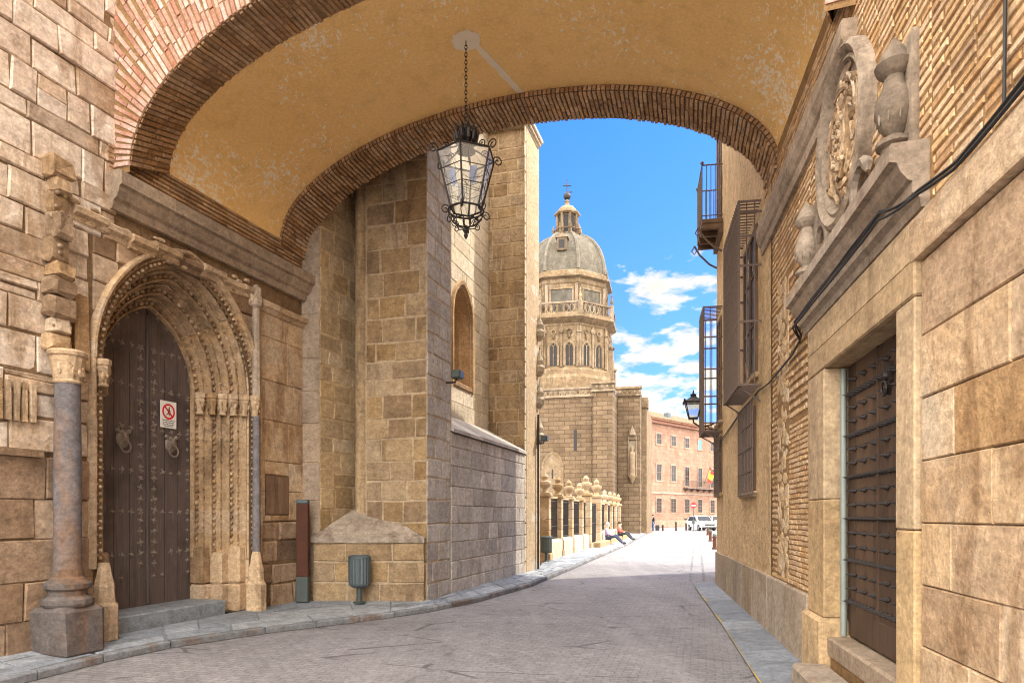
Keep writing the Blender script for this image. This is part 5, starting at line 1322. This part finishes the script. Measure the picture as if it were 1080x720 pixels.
# lantern on top
Zl = 26.25; TO = lambda a, b, c: (OC.x + a, OC.y + b, c); m1 = MB(TO)
m1.lathe((0, 0, Zl), [(1.30, -.25), (1.42, .1), (1.30, .18), (1.32, .3)], 8); m1.lathe((0, 0, Zl + .3), [(.80, 0), (.80, 2.0)], 8, None, 1, PH)
for k in range(8):
    a = PH + k * PI / 4; m1.tube([(.92 * math.cos(a), .92 * math.sin(a), Zl + .3), (.92 * math.cos(a), .92 * math.sin(a), Zl + 2.15)], .12, 7)
    m1.lathe((1.26 * math.cos(a), 1.26 * math.sin(a), Zl + .3), [(.10, 0), (.10, .35), (.15, .42), (.12, .5), (.03, .9)], 6)
m1.tube([(1.26 * math.cos(PH + k * PI / 4), 1.26 * math.sin(PH + k * PI / 4), Zl + .72) for k in range(8)], .06, 5, None, True)
m1.lathe((0, 0, Zl + 2.1), [(1.0, 0), (1.18, .1), (1.2, .22), (1.0, .27), (.92, .5), (.66, .78), (.34, .95), (.2, 1.05), (.17, 1.25), (.27, 1.35), (.12, 1.5), (.08, 1.65)], 8)
ln = m1.build('cupola', M['tower'], tw)
m1 = MB(TO)
for k in range(8):
    a = PH + (k + .5) * PI / 4; c_, s_ = math.cos(a), math.sin(a); r = .765
    m1.add([(r * c_ + .19 * s_, r * s_ - .19 * c_, Zl + .5), (r * c_ - .19 * s_, r * s_ + .19 * c_, Zl + .5), (r * c_ - .19 * s_, r * s_ + .19 * c_, Zl + 2.0), (r * c_ + .19 * s_, r * s_ - .19 * c_, Zl + 2.0)], [(0, 1, 2, 3)])
m1.build('opening', M['dark'], ln)
m1 = MB(lambda a, b, c: (OC.x + a, OC.y + b, c)); zc = Zl + 3.7
m1.ball((0, 0, zc + .25), .34, 10, 6); m1.tube([(0, 0, zc), (0, 0, zc + 1.75)], .05, 6); m1.tube([(-.38, 0, zc + 1.2), (.38, 0, zc + 1.2)], .05, 6); m1.tube([(.05, 0, zc + .6), (.45, .05, zc + .66)], .05, 6); m1.build('cross', M['iron'], ln)

# ================================================================== FAR PALACE
PA = (17.7, 90.0); pd = Vector((.70, .714)); FPal = frame2(PA, (PA[0] + 40 * pd.x, PA[1] + 40 * pd.y))
pc = thing('far_palace', 'long pink three storey palace with tiled roof closing the far end of the street', 'palace', FPal(16, 0, 0))
m1 = MB(FPal); PLn = 40; m1.quad((0, 0, -.1), (PLn, 0, -.1), (PLn, 0, 14.0), (0, 0, 14.0)); m1.quad((0, 0, -.1), (0, -14, -.1), (0, -14, 14.0), (0, 0, 14.0)); m1.quad((PLn, 0, -.1), (PLn, -14, -.1), (PLn, -14, 14), (PLn, 0, 14)); m1.quad((0, -14, -.1), (PLn, -14, -.1), (PLn, -14, 14), (0, -14, 14)); m1.build('wall', M['palaceW'], pc, fix=False)
m1 = MB(FPal); m1.box(-.3, PLn, -.3, .45, 13.9, 14.25); m1.box(-.5, PLn, -.3, .75, 14.26, 14.45); m1.build('eave', M['eave'], pc)
m1 = MB(FPal); m1.add([(-.6, .85, 14.46), (PLn, .85, 14.46), (PLn, -7, 17.2), (2, -7, 17.2), (-.6, -14.6, 14.46), (PLn, -14.6, 14.46)], [(0, 1, 2, 3), (0, 3, 4), (3, 2, 5, 4), (0, 4, 5, 1)])
for k in range(80): s = k * .5; m1.tube([(s, .86, 14.5), (s + (1.0 if s < 4 else 0) * 0, -6.9, 17.22)] if s > 2 else [(s, .86, 14.5), (s, -1.5 - s * 2, 15.35 + s * .6)], .09, 4)
rf = m1.build('roof', M['tile'], pc)
m1 = MB(FPal); m1.box(7.8, 8.5, -2.2, -1.5, 14.8, 16.1); m1.build('chimney', M['steel'], rf)
m1 = MB(FPal); z = 0; k = 0
while z < 13.9:
    m1.box(-.04, .95 if k % 2 else .65, -.5, .06, z + .01, min(z + .55, 13.88), None, 0, .02); m1.box(-.06, .5, -(.95 if k % 2 else .65), -.5, z + .01, min(z + .55, 13.88)); z += .56; k += 1
m1.build('quoin', M['quoin'], pc)
m1 = MB(FPal); m1.box(.96, PLn, -.1, .10, 4.5, 4.75); m1.box(.96, PLn, -.1, .08, 0, .9); m1.build('string_course', M['quoin'], pc)
cs = [3.0 + 3.68 * k for k in range(9)]
def pwin(s, z0, z1, w, pane=None, grille=False):
    m1 = MB(FPal)
    for a, b, c, d in ((s - w / 2 - .14, s - w / 2, z0, z1), (s + w / 2, s + w / 2 + .14, z0, z1), (s - w / 2 - .14, s + w / 2 + .14, z1 + .001, z1 + .2), (s - w / 2 - .22, s + w / 2 + .22, z0 - .18, z0 - .001)): m1.box(a, b, -.1, .07, c, d)
    f = m1.build('window', M['quoin'], pc)
    m1 = MB(FPal); m1.box(s - w / 2, s + w / 2, -.1, .012, z0, z1); m1.build('pane', pane or M['win'], f)
    m1 = MB(FPal); m1.box(s - .04, s + .04, 0, .035, z0, z1); m1.box(s - w / 2, s + w / 2, 0, .032, (z0 + z1) / 2 - .04, (z0 + z1) / 2 + .04)
    if grille:
        for k in range(7): q = s - w / 2 + w * (k + .5) / 7; m1.tube([(q, .09, z0), (q, .09, z1)], .02, 4)
        for k in range(5): zz = z0 + (z1 - z0) * k / 4; m1.box(s - w / 2, s + w / 2, .08, .1, zz - .02, zz + .02)
    m1.build('sash', M['rust'], f)
for i, s in enumerate(cs):
    pwin(s, 11.2, 12.55, 1.15, M['winteal'] if i == 3 else None); pwin(s, 5.75 if i in (2, 3, 4) else 6.3, 8.45, 1.15); pwin(s, 2.0, 3.85, 1.25, None, True)
m1 = MB(FPal)
for a, b in ((9.3, 19.0),):
    m1.box(a, b, 0, .85, 5.35, 5.5); 
    n = 40
    for k in range(n + 1): s = a + .1 + (b - a - .2) * k / n; m1.tube([(s, .8, 5.5), (s, .8, 6.45)], .02, 4)
    m1.tube([(a + .1, .8, 6.48), (b - .1, .8, 6.48)], .035, 5)
    for s in (a + .1, b - .1): m1.tube([(s, .0, 6.48), (s, .8, 6.48)], .03, 5)
    for k in range(6): s = a + .5 + (b - a - 1) * k / 5; m1.prism([(0, 4.95), (.08, 4.95), (.7, 5.34), (0, 5.34)], s - .1, s + .1, None, 'a')
m1.build('balcony', M['rust'], pc)
m1 = MB(FPal); m1.box(9.6, 11.6, -.1, .015, .35, 1.15); m1.build('basement_opening', M['dark'], pc)
# flag
fl = thing('flag', 'red and yellow striped flag hanging from the palace balcony', 'flag', FPal(13.6, .8, 6))
m1 = MB(FPal); m1.tube([(13.9, .8, 6.2), (13.0, 2.2, 8.6)], .035, 6); m1.build('pole', M['steel'], fl)
def flagpart(name, v0, v1, mat):
    m1 = MB(FPal); rows = []
    for i in range(5):
        v = v0 + (v1 - v0) * i / 4; row = []
        for k in range(15):
            u = k / 14; row.append((13.05 + 2.3 * u - v * .3, 2.1 - .55 * u + .14 * math.sin(u * 8 + v * 2) - v * .3, 8.5 - .75 * u - 1.75 * v + .05 * math.sin(u * 8)))
        rows.append(row)
    m1.grid(rows, .5); m1.build(name, mat, fl, smooth=True, fix=False)
flagpart('red_stripe', 0, .27, M['flagred']); flagpart('yellow_stripe', .27, .73, M['flagyel']); flagpart('red_stripe', .73, 1.0, M['flagred'])

# ================================================================== STREET FURNITURE FAR OFF
def bollard(x, y, label, h=.62, proto=None):
    t = thing('bollard', label, 'bollard', (x, y, -.05), 'bollards along the right side of the street'); T = lambda a, b, c: (x + a, y + b, -.05 + c)
    m1 = MB(T); m1.lathe((0, 0, 0), [(.13, 0), (.13, .06), (.10, .09), (.095, h * .72), (.12, h * .76), (.12, h * .8), (.09, h * .84)], 12); m1.build('post', M['corten'], t)
    m1 = MB(T); m1.ball((0, 0, h * .9), .105, 10, 6); m1.build('head', M['charcoal'], t); return t
bollard(9.85, 33.2, 'rusty brown bollard nearest the palace corner in the sunny street', .74)
bollard(12.55, 43.2, 'second rusty bollard from the palace corner in the sunny street', .72)
bollard(16.2, 56.5, 'third rusty bollard, in front of the parked white car', .72)
bollard(17.3, 72.0, 'dark bollard to the left of the red traffic sign', 1.0); bollard(15.9, 72.0, 'small dark bollard beside the standing person with the suitcase', .65); bollard(19.0, 74.5, 'dark bollard just left of the white car', .8)
sn = thing('traffic_sign', 'round red traffic sign on a dark pole near the white car', 'traffic sign', (18.6, 70, -.05)); T = lambda a, b, c: (18.6 + a, 70 + b, -.05 + c)
m1 = MB(T); m1.tube([(0, 0, 0), (0, 0, 2.95)], .04, 8); m1.build('pole', M['charcoal'], sn)
m1 = MB(T); m1.prism([(.32 * math.cos(2 * PI * k / 24), 2.65 + .32 * math.sin(2 * PI * k / 24)) for k in range(24)], -.07, -.045); d_ = m1.build('disc', M['red'], sn)
m1 = MB(T); m1.box(-.22, .22, -.076, -.071, 2.60, 2.70); m1.build('bar', M['signw'], d_)
m1 = MB(T); m1.box(-.12, .12, -.1, .06, .75, 1.15, None, 0, .02); m1.build('box', M['charcoal'], sn)

def car(x, y, rz, label):
    t = thing('parked_car', label, 'car', (x, y, -.05), 'cars parked at the end of the street')
    c_, s_ = math.cos(rz), math.sin(rz); T = lambda a, b, c: (x + a * c_ - b * s_, y + a * s_ + b * c_, -.05 + c)   # nose towards -b
    prof = [(-2.15, .35), (-2.18, .62), (-2.05, .86), (-1.2, 1.02), (-1.0, 1.05), (-.35, 1.52), (.2, 1.6), (1.4, 1.58), (1.95, 1.25), (2.15, .95), (2.15, .4)]
    m1 = MB(T); rows = []
    for a, tt in ((-.90, .0), (-.88, .35), (-.80, .8), (0, 1.0), (.80, .8), (.88, .35), (.90, .0)):
        row = []
        for b, c in prof:
            up = max(0, (c - .95) / .65); aa = a * (1 - .22 * up); zz = c * (1 if abs(a) < .85 else (.985)); row.append((aa, b * (1 if abs(a) < .5 else .985), zz))
        rows.append(row)
    m1.grid(rows, .5); m1.add(rows[0], [tuple(range(len(prof)))]); m1.add(rows[-1], [tuple(range(len(prof)))]); m1.add([rows[0][0], rows[-1][0], rows[-1][-1], rows[0][-1]], [(0, 1, 2, 3)])
    m1.build('body', M['carw'], t)
    m1 = MB(T); m1.add([(-.76, -.98, 1.075), (.76, -.98, 1.075), (.66, -.40, 1.50), (-.66, -.40, 1.50)], [(0, 1, 2, 3)]); 
    for v in range(1): pass
    m1.T = lambda a, b, c: T(a, b - .03, c + .02); m1.add([(-.74, -.98, 1.075), (.74, -.98, 1.075), (.64, -.40, 1.50), (-.64, -.40, 1.50)], [(0, 1, 2, 3)]); m1.build('windscreen', M['win'], t, fix=False)
    for e in (-1, 1): m1 = MB(T); m1.add([(e * .905, -.7, 1.06), (e * .81, -.28, 1.47), (e * .80, 1.35, 1.5), (e * .905, 1.75, 1.06)], [(0, 1, 2, 3)]); m1.build('side_window', M['win'], t, fix=False)
    m1 = MB(T); m1.box(-.55, .55, -2.22, -2.15, .55, .74, None, 0, .02); m1.box(-.8, .8, -2.2, -2.12, .28, .42, None, 0, .02); m1.build('grille', M['black'], t)
    m1 = MB(T); m1.box(-.26, .26, -2.235, -2.222, .44, .54); m1.build('plate', M['signw'], t)
    for e in (-1, 1):
        m1 = MB(T); m1.ball((e * .70, -2.08, .74), .15, 8, 5, None, (1.1, .5, .7)); m1.build('headlight', M['chrome'], t)
        m1 = MB(T); m1.box(e * .98 - .1, e * .98 + .1, -.78, -.62, 1.02, 1.17, None, 0, .03); m1.build('mirror', M['black'], t)
        for b in (-1.32, 1.32):
            m1 = MB(T); rows = [[(e * (.72 + w_), b + r * math.cos(2 * PI * k / 18), .33 + r * math.sin(2 * PI * k / 18)) for k in range(18)] for w_, r in ((0, .25), (0, .33), (.2, .33), (.205, .22))]
            m1.grid(rows, None, True); m1.add(rows[-1], [tuple(range(18))]); w = m1.build('wheel', M['black'], t); m1 = MB(T); m1.lathe((0, 0, 0), [(.0, 0), (.01, 0)], 3) if False else m1.add([(e * .93, b + .2 * math.cos(2 * PI * k / 12), .33 + .2 * math.sin(2 * PI * k / 12)) for k in range(12)], [tuple(range(12))]); m1.build('rim', M['chrome'], w)
car(20.55, 74.0, .12, 'white car parked facing the street below the palace balcony'); car(23.6, 78, -.2, 'white car parked behind at the right, half hidden by the palace corner')

# ================================================================== PEOPLE
def skin(name, V, E, Rd, mat, parent, loc, sub=2, root=0):
    me = bpy.data.meshes.new(name); me.from_pydata(V, E, []); o = bpy.data.objects.new(name, me); C.objects.link(o)
    o.parent = parent; ORG[o.name] = loc
    o.modifiers.new('Skin', 'SKIN'); o.modifiers.new('Sub', 'SUBSURF').levels = sub; o.modifiers['Sub'].render_levels = sub
    for i, r in enumerate(Rd): me.skin_vertices[0].data[i].radius = r if isinstance(r, tuple) else (r, r)
    me.skin_vertices[0].data[root].use_root = True
    me.materials.append(mat); return o
def person(x, y, z, rz, J, label, top, leg, hair, group=None):
    t = thing('person', label, 'person', (x, y, z), group); t.rotation_euler = (0, 0, rz)
    names = list(J); idx = {n: i for i, n in enumerate(names)}; V = [J[n][0] for n in names]; Rd = [J[n][1] for n in names]
    ED = [('hip', 'waist'), ('waist', 'chest'), ('chest', 'neck'), ('neck', 'jaw'), ('jaw', 'head'), ('head', 'crown'), ('jaw', 'nose'), ('hip', 'hl'), ('hip', 'hr'), ('hl', 'kl'), ('hr', 'kr'), ('kl', 'al'), ('kr', 'ar'), ('al', 'tl'), ('ar', 'tr'), ('chest', 'sl'), ('chest', 'sr'), ('sl', 'el'), ('sr', 'er'), ('el', 'wl'), ('er', 'wr'), ('wl', 'pl'), ('wr', 'pr')]
    skin('body', V, [(idx[a], idx[b]) for a, b in ED], Rd, M['skin'], t, (x, y, z))
    def sub(nm, keep, k, mat):
        ks = [n for n in names if n in keep]; ix = {n: i for i, n in enumerate(ks)}
        skin(nm, [J[n][0] for n in ks], [(ix[a], ix[b]) for a, b in ED if a in ix and b in ix], [tuple(q * k + .012 for q in (J[n][1] if isinstance(J[n][1], tuple) else (J[n][1],) * 2)) for n in ks], mat, t, (x, y, z))
    sub('shirt', ('hip', 'waist', 'chest', 'sl', 'sr', 'el', 'er', 'wl', 'wr'), 1.08, top); sub('trousers', ('hip', 'hl', 'hr', 'kl', 'kr', 'al', 'ar'), 1.12, leg)
    m1 = MB(lambda a, b, c: (x + a, y + b, z + c)); h = J['head'][0]; m1.ball((h[0], h[1] + .018, h[2] + .04), .112, 12, 7, None, (.92, 1.0, .95)); m1.build('hair', hair, t, smooth=True)
    m1 = MB(lambda a, b, c: (x + a, y + b, z + c))
    for n in ('l', 'r'): a = J['a' + n][0]; b = J['t' + n][0]; m1.tube([a, tuple((Vector(a) + Vector(b)) / 2), b], [.05, .055, .04], 8)
    m1.build('shoes', M['black'], t, smooth=True); return t
stand = {'hip': ((0, 0, .93), (.14, .11)), 'waist': ((0, 0, 1.08), (.13, .10)), 'chest': ((0, .01, 1.32), (.16, .11)), 'neck': ((0, .01, 1.47), .055), 'jaw': ((0, -.005, 1.54), .07), 'head': ((0, 0, 1.62), .088), 'crown': ((0, .01, 1.69), .06), 'nose': ((0, -.10, 1.575), .014),
         'hl': ((.09, 0, .86), .085), 'hr': ((-.09, 0, .86), .085), 'kl': ((.11, -.03, .48), .06), 'kr': ((-.10, .03, .48), .06), 'al': ((.12, 0, .09), .042), 'ar': ((-.12, .10, .09), .042), 'tl': ((.13, -.16, .04), .035), 'tr': ((-.13, -.07, .04), .035),
         'sl': ((.19, .01, 1.40), .055), 'sr': ((-.19, .01, 1.40), .055), 'el': ((.24, .03, 1.12), .043), 'er': ((-.25, .03, 1.12), .043), 'wl': ((.23, -.08, .88), .032), 'wr': ((-.27, -.02, .86), .032), 'pl': ((.23, -.11, .78), .03), 'pr': ((-.28, -.03, .76), .03)}
person(14.75, 71.5, -.05, -1.2, stand, 'standing person in dark jacket and blue jeans with a suitcase', M['jacket'], M['navy'], M['hair'])
sc_ = thing('suitcase', 'small dark suitcase standing beside the person in blue jeans', 'suitcase', (15.25, 71.6, -.05)); T = lambda a, b, c: (15.25 + a, 71.6 + b, -.05 + c)
m1 = MB(T); m1.box(-.2, .2, -.13, .13, .05, .62, None, 0, .04); m1.build('body', M['black'], sc_)
m1 = MB(T); m1.tube([(-.12, .1, .6), (-.12, .1, .95), (.12, .1, .95), (.12, .1, .6)], .012, 6); m1.build('handle', M['charcoal'], sc_)
m1 = MB(T)
for a in (-.16, .16): m1.lathe((a, 0, 0), [(.03, 0), (.035, .03), (.03, .06)], 8)
m1.build('wheel', M['black'], sc_)
sit = {'hip': ((0, 0, .12), (.14, .12)), 'waist': ((0, .02, .26), (.13, .11)), 'chest': ((0, .0, .50), (.16, .11)), 'neck': ((0, -.02, .65), .055), 'jaw': ((0, -.05, .72), .07), 'head': ((0, -.05, .80), .088), 'crown': ((0, -.04, .87), .06), 'nose': ((0, -.15, .755), .014),
       'hl': ((.10, -.06, .11), .085), 'hr': ((-.10, -.06, .11), .085), 'kl': ((.13, -.48, .26), .06), 'kr': ((-.12, -.46, .20), .06), 'al': ((.13, -.82, -.16), .042), 'ar': ((-.12, -.86, -.18), .042), 'tl': ((.14, -.98, -.15), .035), 'tr': ((-.13, -1.02, -.16), .035),
       'sl': ((.19, .0, .58), .055), 'sr': ((-.19, .0, .58), .055), 'el': ((.24, -.08, .32), .043), 'er': ((-.24, -.08, .32), .043), 'wl': ((.15, -.32, .27), .032), 'wr': ((-.14, -.32, .26), .032), 'pl': ((.12, -.40, .29), .03), 'pr': ((-.11, -.40, .28), .03)}
q1 = FF(.58 * FLN, .42, 0); q2 = FF(.84 * FLN, .42, 0)
ra = math.atan2(.256, .966); RZ = PI / 2 - .258     # facing the street
person(q1[0], q1[1], .29, RZ, sit, 'grey haired person in a lilac shirt sitting by the railing with legs stretched out', M['shirtp'], M['jeans'], M['hairg'], None)
person(q2[0], q2[1], .29, RZ - .2, sit, 'dark haired person in a red shirt sitting farther along the railing', M['shirtr'], M['jacket'], M['hair'], None)

# ================================================================== SKY, SUN, CAMERA
SUN_AZ = Vector((.90, .436)); EL = math.radians(45)
w = bpy.data.worlds.new('World'); bpy.context.scene.world = w; w.use_nodes = True; nt = w.node_tree; L = nt.links.new
bg = nt.nodes['Background']
sky = N(nt, 'ShaderNodeTexSky'); sky.sky_type = 'NISHITA'; sky.sun_disc = False; sky.sun_elevation = EL; sky.sun_rotation = math.atan2(SUN_AZ.x, SUN_AZ.y); sky.air_density = 1.0; sky.dust_density = .6; sky.ozone_density = 2.0
tc = N(nt, 'ShaderNodeTexCoord').outputs['Generated']
sp = N(nt, 'ShaderNodeSeparateXYZ'); L(tc, sp.inputs[0])
# project the view direction on a cloud layer
dv = N(nt, 'ShaderNodeMath', operation='MAXIMUM'); L(sp.outputs[2], dv.inputs[0]); dv.inputs[1].default_value = .0
dz = N(nt, 'ShaderNodeMath', operation='ADD'); L(dv.outputs[0], dz.inputs[0]); dz.inputs[1].default_value = .22
pr = N(nt, 'ShaderNodeVectorMath', operation='DIVIDE'); cz = N(nt, 'ShaderNodeCombineXYZ'); [L(dz.outputs[0], cz.inputs[i]) for i in range(3)]; L(tc, pr.inputs[0]); L(cz.outputs[0], pr.inputs[1])
CLOUD_OFF = (-3.3, 5.2, .4)
mp = mapping(nt, pr.outputs[0], (1, 1, 1.2)); mp.node.inputs['Location'].default_value = CLOUD_OFF
cn = noise(nt, mp, 4.6, 9, .58, .2)
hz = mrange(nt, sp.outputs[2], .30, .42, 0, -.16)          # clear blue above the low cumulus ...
back = mrange(nt, sp.outputs[1], .35, -.15, 0, .34)        # ... unseen cover added overhead and behind as fill for the shaded street
up = mrange(nt, sp.outputs[2], .62, .85, 0, .20)  # more of the added cover, towards the zenith out of frame
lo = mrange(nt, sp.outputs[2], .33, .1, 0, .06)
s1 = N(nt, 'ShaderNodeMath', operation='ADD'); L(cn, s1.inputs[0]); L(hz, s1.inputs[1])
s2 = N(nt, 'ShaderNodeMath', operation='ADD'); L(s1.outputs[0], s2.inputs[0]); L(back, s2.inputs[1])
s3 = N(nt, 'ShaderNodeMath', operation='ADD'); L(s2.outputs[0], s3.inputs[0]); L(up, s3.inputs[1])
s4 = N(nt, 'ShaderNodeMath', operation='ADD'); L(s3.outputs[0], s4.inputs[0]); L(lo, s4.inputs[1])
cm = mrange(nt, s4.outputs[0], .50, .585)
cn2 = noise(nt, mp, 13, 6, .6); shf = mrange(nt, cn2, .35, .7, .80, 1.08)
front = N(nt, 'ShaderNodeMath', operation='MULTIPLY'); L(mrange(nt, sp.outputs[1], .2, .55), front.inputs[0]); L(mrange(nt, sp.outputs[2], .65, .5), front.inputs[1])
fd = mrange(nt, front.outputs[0], 0, 1, 1, .155); shm = N(nt, 'ShaderNodeMath', operation='MULTIPLY'); L(shf, shm.inputs[0]); L(fd, shm.inputs[1]); shade = shm.outputs[0]  # clouds ahead dimmed; the unseen ones stay far brighter as added fill light
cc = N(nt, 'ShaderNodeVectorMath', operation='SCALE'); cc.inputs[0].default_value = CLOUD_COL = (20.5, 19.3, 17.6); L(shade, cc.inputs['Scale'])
tint = mixc(nt, (.235, .35, .72), (.155, .385, .74), mrange(nt, sp.outputs[2], .1, .5))
sc2 = mixc(nt, sky.outputs[0], tint, 1.0, 'MULTIPLY')
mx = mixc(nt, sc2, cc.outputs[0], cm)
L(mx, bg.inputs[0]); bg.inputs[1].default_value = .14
sl = bpy.data.lights.new('sun', 'SUN'); sl.energy = 2.0; sl.angle = math.radians(.53); sl.color = (1.0, .89, .70)
so = bpy.data.objects.new('sun', sl); C.objects.link(so); so.location = (20, 20, 40)
sv = Vector((SUN_AZ.x * math.cos(EL), SUN_AZ.y * math.cos(EL), math.sin(EL))); so.rotation_euler = sv.to_track_quat('Z', 'Y').to_euler()
cd = bpy.data.cameras.new('camera'); cd.lens = 24; cd.sensor_width = 36; cd.sensor_fit = 'HORIZONTAL'; cd.shift_y = 183 / 1080; cd.clip_end = 2000; cd.clip_start = .05
co = bpy.data.objects.new('camera', cd); C.objects.link(co); co.location = (0, 0, 1.6); co.rotation_euler = (PI / 2, 0, 0)
S = bpy.context.scene; S.camera = co
S.view_settings.view_transform = 'Standard'; S.view_settings.look = 'None'; S.view_settings.gamma = 1; S.view_settings.use_curve_mapping = False; S.view_settings.exposure = 1.6
S.cycles.use_denoising = True; S.cycles.filter_width = 1.1; S.cycles.adaptive_threshold = .02; S.cycles.max_bounces = 9; S.cycles.diffuse_bounces = 5; S.cycles.glossy_bounces = 3; S.cycles.transparent_max_bounces = 12; S.cycles.caustics_reflective = False; S.cycles.caustics_refractive = False
try: S.cycles.denoiser = 'OPENIMAGEDENOISE'
except Exception: pass
